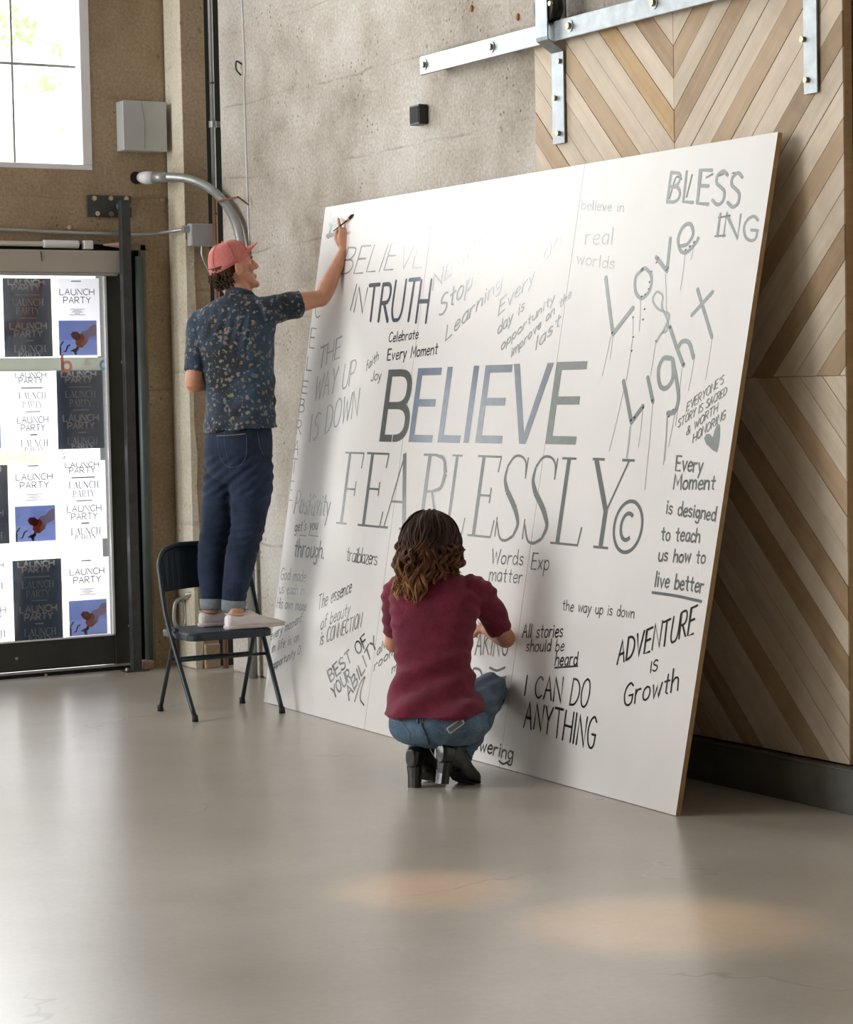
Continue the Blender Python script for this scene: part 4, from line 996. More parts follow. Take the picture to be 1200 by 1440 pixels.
def poster(kind, tl, br, label, grp=None):
    A, B = on(*tl, 1, PY_), on(*br, 1, PY_); x0, x1, z1, z0 = A.x, B.x, A.z, B.z; w, h = x1-x0, z1-z0; cx = (x0+x1)/2
    e = empty('launch_poster', (cx, PY_, z0), label, 'poster', 'launch party posters on the glass door')
    mb = MB(); mb.box((x0, PY_, z0), (x1, PY_ + .0012, z1)); mb.build('sheet', M['paper_dark'] if kind == 'D' else M['paper_white'], e)
    Z = lambda f_: z1 - f_*h
    if kind in 'DT':
        a = MB(); b = MB()
        for k, (zc, hh) in enumerate(((.05, .072), (.12, .085))): ptext(a, ('LAUNCH', 'PARTY')[k], cx - .02*w, Z(zc), w*(.74, .57)[k], h*hh*.86, h*(.020 if kind == 'D' else .009))
        a.box((cx - .26*w, PY_ - .001, Z(.218)), (cx + .26*w, PY_ - .0005, Z(.205)))
        for k, (zc, hh) in enumerate(((.305, .095), (.415, .095))): ptext(b, ('LAUNCH', 'PARTY')[k], cx - .0*w, Z(zc), w*(.68, .50)[k], h*hh*.88, None, True)
        (a if kind == 'D' else b).box((cx - .17*w, PY_ - .001, Z(.512)), (cx + .19*w, PY_ - .0005, Z(.5)))
        for k, (zc, hh) in enumerate(((.605, .095), (.705, .095))): ptext(a, ('LAUNCH', 'PARTY')[k], cx, Z(zc), w*(.75, .57)[k], h*hh*.86, h*(.021 if kind == 'D' else .009))
        a.box((cx - .07*w, PY_ - .001, Z(.8)), (cx + .1*w, PY_ - .0005, Z(.785)))
        for k, (zc, hh) in enumerate(((.895, .1), (.97, .05))): ptext(b, ('LAUNCH', 'PARTY')[k], cx + .02*w, Z(zc), w*(.68, .50)[k], h*hh*.88, None, True)
        a.build('lettering', M['paper_letter'] if kind == 'D' else M['paper_grey'], e); b.build('lettering', M['paper_letter'] if kind == 'D' else M['paper_faint'], e)
    else:
        a = MB()
        for k, (zc, hh) in enumerate(((.175, .095), (.28, .095))): ptext(a, ('LAUNCH', 'PARTY')[k], cx, Z(zc), w*(.76, .60)[k], h*hh*.82, h*.010)
        a.build('lettering', M['paper_grey'], e); a = MB()
        a.box((cx - .12*w, PY_ - .001, Z(.045)), (cx + .1*w, PY_ - .0005, Z(.03)))
        for i in range(5): a.box((cx - (.16, .09, .13, .06, .18)[i]*w, PY_ - .001, Z(.40 + i*.018)), (cx + (.16, .09, .13, .06, .18)[i]*w, PY_ - .0005, Z(.392 + i*.018)))
        a.build('fine_print', M['paper_faint'], e)
        pw = .84*w; X0 = cx - .43*w + .01*w; ph0, ph1 = Z(.985), Z(.54); pH = ph1 - ph0
        a = MB(); y = PY_ - .0008
        def poly(pts, mi, dy=0):
            a.m = mi; a.add([(X0 + px_*pw, y - dy, ph0 + py__*pH) for px_, py__ in pts], [tuple(range(len(pts)))])
        poly([(0, .45), (1, .45), (1, 1), (0, 1)], 0); poly([(0, 0), (1, 0), (1, .45), (0, .45)], 1)
        poly([(.5, .5), (.62, .7), (.75, .72), (.86, .86), (1, .9), (1, .6), (.86, .52), (.7, .5), (.6, .45)], 4, .0001)
        poly([(.42, .35), (.5, .6), (.62, .62), (.74, .38), (.6, .22), (.48, .24)], 3, .0002)
        poly([(.58, .3), (.66, .5), (.8, .52), (.74, .34), (.62, .24)], 4, .00025)
        poly([(.3, .6), (.36, .68), (.48, .68), (.58, .58), (.56, .46), (.46, .42), (.36, .48)], 2, .0003)
        poly([(.28, .12), (.4, .2), (.5, .14), (.52, .22), (.46, .26), (.46, .0), (.4, .02), (.38, .1)], 5, .0003)
        poly([(0, 0), (.04, 0), (.05, .22), (0, .3)], 5, .0003); poly([(.02, .3), (.1, .42), (.13, .4), (.04, .26)], 5, .0003); poly([(.08, .1), (.18, .1), (.24, .26), (.3, .3), (.28, .33), (.2, .28), (.16, .14)], 5, .0003)
        a.build('rose_photo', [M['paper_sky'], M['paper_sky2'], M['paper_red'], M['paper_orange'], M['paper_flame'], M['paper_stem']], e)
poster('D', (3.5, 391), (74.5, 501.5), 'dark slate poster at the top left of the glass door, above the frosted band')
poster('P', (75.5, 391), (142, 501), 'white burning rose poster at the top right of the glass door, above the frosted band')
poster('P', (-60, 522), (6.5, 632), 'burning rose poster cut by the frame edge, just below the frosted band')
poster('T', (15, 522), (76, 634), 'white all-text poster left of the dark one just below the frosted band')
poster('D', (79, 521), (147, 630), 'dark slate poster just below the frosted band at the right')
poster('D', (-57, 656), (13.5, 764), 'dark slate poster cut by the frame edge in the third row')
poster('P', (13.5, 652), (84, 761), 'white burning rose poster in the third row, under the green gap')
poster('T', (84.5, 649), (151, 757), 'white all-text poster at the right of the third row, pale stripe across it')
poster('T', (-54, 792), (17.5, 902), 'white all-text poster cut by the frame edge in the bottom row')
poster('D', (17.5, 789), (89, 898), 'dark slate poster in the bottom row')
poster('P', (90, 786), (156, 892), 'white burning rose poster at the bottom right of the glass door')
# scrawl on the glass between the rows
sm = MB(); zz = lambda a, b: (lambda q: (q.x, q.z))(on(a, b, 1, PY_ - .02))
def gsurf(u, v, off=0.): return Vector((u, DY - .006 - off, v))
for pts in (((89, 636), (92, 648)), ((90, 637), (98, 635)), ((88, 643), (95, 642)), ((86, 645), (92, 644))):
    ribbon(sm, [zz(*p) for p in pts], .003, True, gsurf)
tag(sm.build('glass_scrawl', M['steel_dark']), 'small dark pen scrawl on the glass between poster rows', 'scrawl')
# shrubs outside seen through the gap
gr = translucent('pale_shrub_leaf', srgb(226, 236, 214), .5)
sh = empty('shrub', (-1.3, 5.2, 0), 'pale sunlit shrub outside the glass door seen between poster rows', 'shrub')
lm = MB()
for i in range(900):
    c = on(random.uniform(-30, 72), random.uniform(618, 668), 1, 5.2 + random.uniform(-.3, .3)); s_ = random.uniform(.014, .03)
    R = Matrix.Rotation(random.uniform(0, 6.28), 4, 'Y') @ Matrix.Rotation(random.uniform(-1.2, 1.2), 4, 'X')
    lm.add([c + R @ Vector(q) for q in ((-s_*1.4, 0, 0), (0, .004, s_*.7), (s_*1.4, 0, 0), (0, .004, -s_*.7))], [(0, 1, 2, 3)])
tag(lm.build('foliage', gr, sh), kind='stuff')
sc_ = on(20, 645, 1, 5.2); lm = MB()
for dx in (-.3, 0, .35): lm.tube([(sc_.x + dx, 5.2, -.02), (sc_.x + dx*.6 + .02, 5.2, sc_.z - .3), (sc_.x + dx, 5.2, sc_.z)], [.008, .006, .004], 6)
lm.build('stem', gr, sh)
# ------------------------------------------------------------------ folding chair
chm = plain('blue_black_enamel', srgb(44, 54, 62), .36, .3, .1, 10); rub = plain('rubber_foot', srgb(20, 22, 24), .7)
M['chair'] = chm; M['chair_pad'] = plain('chair_vinyl', srgb(62, 72, 82), .5, 0, .08, 14, .15, 200)
ch = empty('folding_chair', (-.705, .3, 0), 'dark blue-grey metal folding chair that the man in the pink cap stands on', 'chair')
xa, xb_ = -.945, -.470
def fx(x, s): return x
mid = (xa + xb_) / 2
Lp = [(-.930, .106, .015), (-.938, .24, .235), (xa, .366, .458), (xa + .004, .432, .64), (xa + .012, .462, .715), (xa + .045, .482, .768), (xa + .105, .492, .792), (xa + .17, .494, .797)]
Rp = [(2*mid - x + (.0 if x < -.935 else .0), y, z) for x, y, z in Lp][::-1]; Rp[-1] = (-.482, .104, .015); Rp[-2] = (-.474, .24, .235)
r = MB(); r.tube(spline(Lp + Rp, 5), .0115, 12); r.build('frame', chm, ch, 0, True)
for x, xt in ((-.913, -.917), (-.479, -.497)):
    r = MB(); r.tube([(x, .537, .015), (xt, .345, .375), (xt, .32, .41)], .0105, 12); r.build('rear_leg', chm, ch, 0, True)
for p in ((-.93, .106), (-.482, .104), (-.913, .537), (-.479, .537)):
    r = MB(); r.tube([(p[0], p[1], 0), (p[0], p[1] + .002, .03)], [.015, .0135], 12); r.build('rubber_foot', rub, ch, 0, True)
def tz_(z): return .106 + z / .458 * .26
r = MB(); r.cyl((-.94, tz_(.27), .27), (-.472, tz_(.27), .27), .008, 8); r.build('crossbar', chm, ch, 0, True)
r = MB(); r.cyl((-.915, .412, .26), (-.49, .412, .26), .008, 8); r.build('crossbar', chm, ch, 0, True)
# seat: rounded pan with a lip and a padded top
def rrect(x0, x1, y0, y1, rr, z, n=6):
    out = []
    for cx, cy, a0 in ((x1-rr, y1-rr, 0), (x0+rr, y1-rr, 90), (x0+rr, y0+rr, 180), (x1-rr, y0+rr, 270)):
        out += [(cx + rr*math.cos(math.radians(a0 + 90*i/n)), cy + rr*math.sin(math.radians(a0 + 90*i/n)), z) for i in range(n+1)]
    return out
sx0, sx1, sy0, sy1 = -.925, -.494, .135, .50
r = MB(); r.rings([rrect(sx0+.004, sx1-.004, sy0+.004, sy1-.004, .05, .366), rrect(sx0, sx1, sy0, sy1, .054, .370), rrect(sx0, sx1, sy0, sy1, .054, .394), rrect(sx0+.006, sx1-.006, sy0+.006, sy1-.006, .05, .400)])
r.build('seat', chm, ch, 0)
r = MB(); r.rings([rrect(sx0+.012, sx1-.012, sy0+.012, sy1-.012, .046, .399), rrect(sx0+.012, sx1-.012, sy0+.012, sy1-.012, .046, .403), rrect(sx0+.02, sx1-.02, sy0+.02, sy1-.02, .04, .4055)])
r.build('seat_pad', M['chair_pad'], ch, 0)
# curved back panel
r = MB(); rings = []
n = 14
for i in range(n + 1):
    t = i / n; x = xa + .008 + (xb_ - xa - .016) * t; bow = .028 * math.sin(math.pi*t)
    e_ = min(t, 1-t) * (xb_ - xa); top = .797 - (.09 * (1 - min(1, e_/.10))**2.2 if e_ < .10 else 0)
    yl = lambda z: .366 + (z - .458) * .40 + .012 * math.sin(max(0, min(1, (z - .46)/.33)) * math.pi)
    bz = .578 + .012 * math.sin(math.pi*t)
    rings.append([(x, yl(bz) + bow - .004, bz), (x, yl(top) + bow * .35 - .004, top), (x, yl(top) + bow * .35 + .004, top), (x, yl(bz) + bow + .004, bz)])
r.rings(rings); r.build('backrest', chm, ch, .0015, False)
for x in (xa + .006, xb_ - .006):
    s_ = 1 if x < mid else -1
    r = MB(); r.prism([(x, .375, .44), (x, .30, .385), (x, .33, .375), (x, .40, .43)], (.004 * s_, 0, 0)); r.build('hinge_bracket', M['conduit'], ch)
    r = MB(); r.cyl((x - .008, .352, .412), (x + .012, .352, .412), .008, 10); r.build('rivet', M['bolt'], ch)

# ------------------------------------------------------------------ figure tools
def fuse(name, mb, mat, parent, voxel, smooth=4, disp=None, fac=.5):
    me = bpy.data.meshes.new(name); me.from_pydata(mb.v, [], mb.f); me.update()
    bm = bmesh.new(); bm.from_mesh(me); bmesh.ops.recalc_face_normals(bm, faces=bm.faces); bm.to_mesh(me); bm.free()
    o = bpy.data.objects.new(name, me); COL.objects.link(o)
    m1 = o.modifiers.new('r', 'REMESH'); m1.mode = 'VOXEL'; m1.voxel_size = voxel; m1.use_smooth_shade = True
    if smooth:
        m2 = o.modifiers.new('s', 'SMOOTH'); m2.iterations = smooth; m2.factor = fac
    dg = bpy.context.evaluated_depsgraph_get(); dg.update()
    em = bpy.data.meshes.new_from_object(o.evaluated_get(dg)); bpy.data.objects.remove(o); bpy.data.meshes.remove(me)
    if disp:
        co = [v.co.copy() for v in em.vertices]; no = [v.normal.copy() for v in em.vertices]
        for v, c, n in zip(em.vertices, co, no): v.co = c + n * disp(c, n)
        em.update()
    return finish(name, em, mat, parent, True)
def limb(mb, pr, k=5, n=16):
    pts = spline([p for p, r in pr], k); rr = [v.x for v in spline([(r if not hasattr(r, '__len__') else r[0], 0, 0) for p, r in pr], k)]
    return mb.tube(pts, rr, n)
def hv(deg):
    a = math.radians(deg); return Vector((math.sin(a), math.cos(a), 0)), Vector((math.cos(a), -math.sin(a), 0))
def body_rings(rs, e=2.3, n=32):
    """(px, py, D, heading, half width, half depth)"""
    out = []
    for px_, py__, D, h, a, b in rs:
        F, R_ = hv(h); out.append((px3(px_, py__, D), R_ * a, F * b))
    return out
def ringspline(rs, k=4):
    out = []; cols = list(zip(*rs)); N = len(rs)
    A = spline([(r[0], r[1], r[2]) for r in rs], k); B = spline([(r[3], r[4], r[5]) for r in rs], k)
    return [(a.x, a.y, a.z, b.x, b.y, b.z) for a, b in zip(A, B)]
def hand(mb, wrist, F, N, lat, curls, thumb=(.5, .6, .5), sc=1., spread=.08):
    """F towards the knuckles, N out of the back of the hand, lat towards the thumb"""
    F = F.normalized(); lat = (lat - F*lat.dot(F)).normalized(); N_ = F.cross(lat); N_ = N_ if N_.dot(N) > 0 else -N_
    s = sc
    mb.lofte([(wrist, lat*.026*s, N_*.019*s), (wrist + F*.025*s, lat*.032*s, N_*.017*s), (wrist + F*.06*s, lat*.040*s, N_*.0155*s), (wrist + F*.085*s, lat*.041*s, N_*.0135*s), (wrist + F*.094*s, lat*.036*s, N_*.010*s)], 16, 2.6)
    L = [.072, .080, .074, .058]
    for i in range(4):
        off = (.030 - .020*i) * s; p = wrist + F*(.082 - .004*(i == 3))*s + lat*off
        d = (F + lat * spread * (1.5 - i)).normalized(); pts = [p - F*.012*s]; r = [.0095*s]
        pts.append(p + d*.006*s); r.append(.0088*s); ax = d.cross(N_)
        for j, fr in enumerate((.45, .30, .25)):
            d = Matrix.Rotation(-curls[i][j], 3, ax) @ d
            q = pts[-1] + d * L[i] * fr * s
            pts.append((pts[-1] + q)/2); r.append((.0083 - .0007*j)*s); pts.append(q); r.append((.0080 - .0008*j)*s)
        mb.tube(pts, r, 10); mb.ball(pts[-1], r[-1]*1.0, 10)
    p = wrist + F*.02*s + lat*.022*s
    d = (F*thumb[0] + lat*thumb[1] - N_*thumb[2]).normalized(); d2 = (F*.9 + lat*.1*thumb[1] - N_*thumb[2]*.5).normalized(); d3 = (F*.8 - lat*.35 - N_*thumb[2]*.5).normalized()
    pts = [p, p + d*.04*s, p + d*.04*s + d2*.032*s, p + d*.04*s + d2*.032*s + d3*.026*s]
    mb.tube(pts, [.0145*s, .0125*s, .0105*s, .0085*s], 10); mb.ball(pts[-1], .0088*s, 10)
    return N_
def head_parts(mb, c, F, U, sc=1., male=True):
    F = F.normalized(); U = (U - F*U.dot(F)).normalized(); L = U.cross(F)
    T_ = lambda x, y, z_: c + (F*x + L*y + U*z_)*sc
    rs = [(.118, .01, -.03, .02), (.108, .055, -.075, .048), (.09, .078, -.094, .066), (.06, .09, -.106, .075), (.03, .094, -.108, .078), (0, .09, -.102, .077), (-.03, .089, -.088, .073), (-.055, .087, -.066, .067), (-.078, .085, -.036, .058), (-.1, .082, -.002, .044), (-.116, .074, .028, .03)]
    mb.lofte([(T_((a+b)/2, 0, z_), F*(a-b)/2*sc, L*w*sc) for z_, a, b, w in rs], 28, 2.15)
    M3 = Matrix((F, L, U)).transposed()
    mb.ball(T_(.088, 0, .028), (.014*sc, .05*sc, .012*sc), 12, M3)                       # brow
    for s in (-1, 1):
        mb.ball(T_(.068, s*.045, -.022), (.022*sc, .022*sc, .018*sc), 12, M3)            # cheek
        E3 = Matrix.Rotation(-s*.5, 3, U) @ M3 if s > 0 else Matrix.Rotation(.5, 3, U) @ M3; mb.ball(T_(-.002, s*.087, -.010), (.020*sc, .007*sc, .031*sc), 12, E3)            # ear
        ec = T_(-.002, s*.091, -.010); mb.tube([ec + E3 @ Vector((.018*math.cos(a)*sc, 0, .029*math.sin(a)*sc)) for a in [-1.9 - .35*q for q in range(12)]], .0052*sc, 8)
    mb.lofte([(T_(.092, 0, .022), F*.010*sc, L*.009*sc), (T_(.103, 0, -.002), F*.014*sc, L*.011*sc), (T_(.109, 0, -.022), F*.019*sc, L*.015*sc), (T_(.103, 0, -.036), F*.012*sc, L*.016*sc)], 14, 2)
    mb.ball(T_(.117, 0, -.024), .0095*sc, 10)
    mb.ball(T_(.092, 0, -.060), (.010*sc, .024*sc, .006*sc), 12, M3); mb.ball(T_(.090, 0, -.071), (.009*sc, .021*sc, .007*sc), 12, M3)
    mb.ball(T_(.083, 0, -.102), (.020*sc, .026*sc, .019*sc), 12, M3); mb.ball(T_(.03, 0, -.098), (.055*sc, .046*sc, .020*sc), 12, M3)
    return T_, M3
def seam(target, lst, mat, name, parent, r=.0016, push=.001):
    """raised stitch or seam line laid on a garment along picture-traced points"""
    bm = bmesh.new(); bm.from_mesh(target.data); bv = BVHTree.FromBMesh(bm); bm.free()
    for pts in lst:
        q = []
        for p in spline([(a, b, 0) for a, b in pts], 6):
            hit = bv.ray_cast(CAM, ray(p.x, p.y))
            if hit[0]: q.append(hit[0] + hit[1] * push)
        if len(q) > 2:
            mb = MB(); mb.tube(q, r, 6); mb.build(name, mat, parent, 0, True)

def fabric(name, lo, hi, sheen=.0, weave=500, bumpn=.12, rough=.85):
    m = NT(name); f_ = m.noise(9, 5, .6); g_ = m.noise(160, 2, .6)
    base = m.ramp(f_, (.3, lo), (.7, hi)); base = m.mix(.25, base, m.ramp(g_, (.35, .25), (.65, .8)), 'OVERLAY')
    m.col(base); m.set(Roughness=rough, Specular_IOR_Level=.2, Sheen_Weight=sheen); m.bump(m.noise(weave, 2), bumpn, .001); return m.m
def skinmat(name, lo, hi):
    m = NT(name); m.col(m.ramp(m.noise(14, 4), (.3, lo), (.7, hi))); m.set(Roughness=.5, Specular_IOR_Level=.4, Subsurface_Weight=.12, Subsurface_Scale=.02)
    m.b.inputs['Subsurface Radius'].default_value = (1, .35, .2); m.bump(m.noise(220, 2), .1, .0006); return m.m
# ------------------------------------------------------------------ the man on the chair
skin1 = skinmat('skin_man', srgb(196, 138, 110), srgb(216, 160, 132))
man = empty('person', (-.70, .25, .405), 'man in pink cap, dark patterned short-sleeved shirt and jeans standing on the folding chair, painting', 'person')
D1 = 10.88
torso = [(337, 408, D1, 50, .055, .055), (336, 420, D1, 50, .10, .075), (334, 430, D1, 49, .155, .09), (332, 446, D1, 48, .185, .105), (331, 470, D1, 48, .185, .115), (334, 500, D1, 50, .168, .115), (335, 530, D1, 54, .160, .112), (336, 560, D1, 58, .155, .110), (336, 590, D1, 62, .158, .115), (336, 606, D1, 62, .165, .12)]
Rsh, Rel, Rwr = px3(379, 434, 10.84), px3(453, 419, 10.98), px3(484.5, 352, 11.03)
Lsh, Lel, Lwr = px3(282, 452, 10.92), px3(272, 541, 10.87), px3(316, 531, 11.09)
b = MB()
b.lofte(body_rings(ringspline([(x, y, d, h, a*.90, c*.88) for x, y, d, h, a, c in torso] + [(336, 640, D1, 62, .125, .09), (336, 662, D1, 62, .08, .06)])), 28)
limb(b, [(Rsh, .05), (Rsh.lerp(Rel, .5), .049), (Rel.lerp(Rsh, .12), .041), (Rel, .039), (Rel.lerp(Rwr, .25), .042), (Rel.lerp(Rwr, .6), .034), (Rwr, .0255)])
limb(b, [(Lsh, .05), (Lsh.lerp(Lel, .5), .048), (Lel.lerp(Lsh, .12), .041), (Lel, .040), (Lel.lerp(Lwr, .25), .042), (Lel.lerp(Lwr, .6), .034), (Lwr, .0255)])
# head: turned right and a little up
Fh, Rh = hv(99); Fh = (Fh + Vector((0, 0, .30))).normalized(); Uh = (Vector((0, 0, 1)) - Fh*Fh.z).normalized()
Hc = px3(328, 377.5, 10.90)
T1, M1 = head_parts(b, Hc, Fh, Uh, 1.0)
limb(b, [(px3(336, 428, D1), .075), (px3(335, 410, D1), .060), (Hc + Vector((0, 0, -.055)) - Fh*.02, .056), (Hc - Fh*.02, .05)])
# hands
hf = (px3(489, 325, 11.045) - Rwr).normalized()
NB = (CAM - Rwr).normalized()
cu = [(.15, .5, .3), (.30, .75, .5), (.45, .95, .6), (.55, 1.05, .6)]
hand(b, Rwr + hf*.002, hf, NB, -RT, cu, (.8, .6, .45), 1.1, .24)
hf2 = (px3(345, 520, 11.16) - Lwr).normalized()
hand(b, Lwr + hf2*.008, hf2, Vector((0, 0, 1)), RT, [(.5, .7, .4)]*4)
# legs inside the jeans, ankles and feet
RL = [(px3(353, 655, 10.84), .07), (px3(351, 700, 10.83), .066), (px3(346, 745, 10.80), .052), (px3(338, 790, 10.80), .048), (px3(330, 835, 10.79), .038), (px3(329, 866, 10.79), .034)]
LL = [(px3(313, 655, 10.93), .07), (px3(309, 700, 10.91), .064), (px3(303, 745, 10.89), .05), (px3(298, 790, 10.88), .046), (px3(298, 835, 10.87), .038), (px3(298, 862, 10.87), .034)]
for Lg in (RL, LL): limb(b, Lg)
def foot_frame(heel, head_deg, pitch=0):
    F, R_ = hv(head_deg); F = (F*math.cos(pitch) - Vector((0, 0, 1))*math.sin(pitch)); U = R_.cross(F); return F, R_, U
RH = on(319, 885.5, 2, .406); LH = Vector((-.768, .375, .406))
for H_, hd_ in ((RH, 88), (LH, 92)):
    F, R_, U = foot_frame(H_, hd_)
    b.lofte([(H_ + F*.05 + U*.10, F*.034, R_*.03), (H_ + F*.055 + U*.06, F*.045, R_*.03), (H_ + F*.06 + U*.03, F*.05, R_*.03)], 16)
    b.tube([H_ + F*.03 + U*.032, H_ + F*.12 + U*.032, H_ + F*.22 + U*.024], [.022, .026, .014], 12)
body1 = fuse('body', b, skin1, man, .0046, 3)
# eyes
for s in (-1, 1):
    e_ = MB(); e_.ball(T1(.073, s*.031, .006), .0115, 14); eye = e_.build('eye', plain('eye_white', srgb(235, 228, 222), .3, 0, .02), man, 0, True)
    e_ = MB(); e_.ball(T1(.0825, s*.031, .006), (.003, .005, .005), 12, M1); e_.build('iris', plain('eye_brown', srgb(60, 40, 28), .2), eye, 0, True)
    e_ = MB(); e_.tube(spline([T1(.093, s*.016, .022), T1(.098, s*.03, .028), T1(.087, s*.05, .023)], 5), .0032, 6); e_.build('eyebrow', plain('brow_hair', srgb(70, 50, 36), .8), man)
# shirt
def shirtmat():
    m = NT('printed_shirt')
    f_ = m.noise(5, 4); base = m.ramp(f_, (.35, srgb(30, 36, 42)), (.65, srgb(56, 74, 94)))
    # scattered small leaf and flower motifs in tan, some pale blue
    v = m.voro(36); w_ = m.n('ShaderNodeTexNoise'); w_.inputs['Scale'].default_value = 75; w_.inputs['Detail'].default_value = 2; m.l(m.co.outputs['Object'], w_.inputs['Vector'])
    d_ = m.math('ADD', v.outputs['Distance'], m.math('MULTIPLY', m.math('SUBTRACT', w_.outputs['Fac'], .5), 1.15))
    mk = m.ramp(d_, (.26, 1.), (.34, 0.))
    bw = m.n('ShaderNodeSeparateColor'); m.l(v.outputs['Color'], bw.inputs[0])
    mc = m.ramp(bw.outputs[0], (.3, srgb(150, 132, 104)), (.65, srgb(168, 156, 130)), (.85, srgb(120, 132, 142)))
    base = m.mix(m.math('MULTIPLY', mk, .6), base, mc)
    v2 = m.voro(60); mk2 = m.ramp(v2.outputs['Distance'], (.13, 1.), (.2, 0.)); base = m.mix(m.math('MULTIPLY', mk2, .6), base, srgb(138, 134, 120))
    m.col(base); m.set(Roughness=.75, Specular_IOR_Level=.3, Sheen_Weight=.08); m.bump(m.noise(420, 2), .08, .001); return m.m
s1 = MB()
sh_r = [(337, 413, D1, 50, .060, .060), (336, 421, D1, 50, .115, .085), (334, 431, D1, 49, .168, .100), (332, 447, D1, 48, .196, .115), (331, 470, D1, 48, .194, .126), (334, 500, D1, 50, .178, .128), (336, 530, D1, 54, .174, .126), (338, 560, D1, 58, .172, .126), (338, 588, D1, 62, .176, .134)]
rr = body_rings(ringspline(sh_r)); 
F62, R62 = hv(62)
rr += [(px3(337.5, 597, D1), R62*.183, F62*.140), (px3(337.5, 606, D1) , R62*.188 - Vector((0, 0, -.014)), F62*.144)]
s1.lofte(rr, 36)
Rse = Rsh.lerp(Rel, .56); ad = (Rel - Rsh).normalized()
limb(s1, [(Rsh - ad*.06 + Vector((0, 0, -.012)), .075), (Rsh + Vector((0, 0, -.010)), .070), (Rsh.lerp(Rel, .3) + Vector((0, 0, -.006)), .066), (Rse + Vector((0, 0, -.004)), .066)])
ld = (Lel - Lsh).normalized(); Lse = Lsh.lerp(Lel, .80)
limb(s1, [(Lsh - ld*.005 + RT*.035, .055), (Lsh + ld*.012, .060), (Lsh.lerp(Lel, .4), .058), (Lse, .054)])
ax_sh = (px3(300, 600, D1) - px3(380, 480, D1)).normalized()
def shirt_fold(c, n):
    x, y = pix(c)
    d = .004 * noise.noise(c * 9) + .0022 * noise.noise(c * 24)
    # long diagonal pull folds from the lower left up to the right armpit
    u_ = (x - 285) * .62 + (y - 610) * .78; v_ = (x - 285) * .78 - (y - 610) * .62
    k = math.exp(-((u_ - 8) / 38)**2) * min(1, max(0, (190 - v_) / 80)) * (1 if 275 < x < 395 and y > 470 else .2)
    d += .0085 * k * math.sin(u_ * .30 + 2.6 * noise.noise(c * 4)) * max(0, .55 + 1.1*noise.noise(c*3 + Vector((4, 1, 0))))
    # pleats under the yoke
    if 425 < y < 505 and 268 < x < 352: d += .0042 * math.sin(x * .40 + .15*y + 4 * noise.noise(c * 5)) * (1 - abs(y - 465)/40) * min(1, (x - 268)/15)
    # sleeve creases
    if x > 385: d += .0025 * math.sin(x * .3 + y * .2 + 4 * noise.noise(c * 8))
    return d
shirt = fuse('shirt', s1, shirtmat(), man, .0065, 3, shirt_fold)
c_ = MB(); nb = px3(337.5, 417, D1)
F50, R50 = hv(60); ring = [nb + R50*.066*math.cos(a) + F50*.066*math.sin(a) + Vector((0, 0, .006 - .022*math.sin(a))) for a in [6.2832*i/24 for i in range(24)]]
c_.tube(ring, [(.016, .006)]*24, 10, True); c_.build('collar', shirt.data.materials[0], shirt, 0, True)
us = MB(); ring = [nb + F50*.012 + R50*.056*math.cos(a) + F50*.058*math.sin(a) + Vector((0, 0, .004 - .012*math.sin(a))) for a in [math.pi*(-.15 + 1.3*i/16) for i in range(17)]]
us.tube(ring, .009, 8); us.build('undershirt', plain('white_tee', srgb(236, 236, 238), .8), man, 0, True)
# jeans
dn1 = fabric('dark_indigo_denim', srgb(27, 35, 52), srgb(44, 58, 82), .1)
j = MB()
j.lofte(body_rings(ringspline([(336, 588, D1, 62, .150, .118), (336, 610, D1, 62, .163, .130), (335, 632, D1, 62, .168, .138), (334.5, 655, D1, 62, .160, .130), (334, 672, D1, 62, .135, .105), (334, 682, D1, 62, .08, .06)])), 30)
JR = [(px3(353, 640, 10.84), .098), (px3(354, 668, 10.84), .103), (px3(353, 695, 10.83), .100), (px3(350, 722, 10.82), .088), (px3(347.5, 745, 10.80), .080), (px3(341, 772, 10.80), .075), (px3(336, 800, 10.80), .071), (px3(331, 828, 10.79), .061), (px3(328.5, 858, 10.79), .053)]
JL = [(px3(313, 640, 10.93), .092), (px3(313, 668, 10.93), .092), (px3(310, 695, 10.91), .088), (px3(307, 722, 10.90), .082), (px3(303.5, 745, 10.89), .075), (px3(299, 772, 10.89), .071), (px3(297.5, 800, 10.88), .066), (px3(298, 828, 10.87), .058), (px3(298.5, 855, 10.87), .053)]
for Lg in (JR, JL): limb(j, Lg, 5, 24)
def jean_fold(c, n):
    x, y = pix(c); d = .003 * noise.noise(c * 10)
    k = math.exp(-((y - 752) / 26)**2) + .55 * math.exp(-((y - 700)/14)**2) + .5 * math.exp(-((y - 835)/12)**2)
    d += .0042 * k * math.sin(y * .50 + (x - 320) * .10 + 3.5 * noise.noise(c * 7)) * max(.1, .6 + 1.1*noise.noise(c*6 + Vector((9, 2, 0))))
    if 640 < y < 700: d += .003 * math.sin((y + (x - 334)*.8) * .4)
    return d
jeans = fuse('jeans', j, dn1, man, .0062, 3, jean_fold)
cuff = fabric('denim_cuff', srgb(120, 128, 134), srgb(142, 150, 156))
for a, b2 in ((JR[-1][0], px3(329.5, 845, 10.79)), (JL[-1][0], px3(298.5, 843, 10.87))):
    cm = MB(); dd = (b2 - a).normalized(); cm.tube([a - dd*.008, a, b2, b2 + dd*.004], [.050, .0575, .060, .056], 24); cm.build('cuff', cuff, jeans, 0, True)
gold = plain('stitch_tan', srgb(150, 132, 104), .8)
stw = plain('stitch_dark', srgb(96, 104, 116), .8)
seam(jeans, [[(305, 613), (325, 612), (346, 610)], ], gold, 'pocket_stitch', jeans, .0018)
seam(jeans, [[(306, 614), (309, 640), (320, 656), (337, 655), (346, 640), (347, 612)], [(362, 607), (366, 630), (372, 642)]], stw, 'pocket_stitch', jeans, .0012)
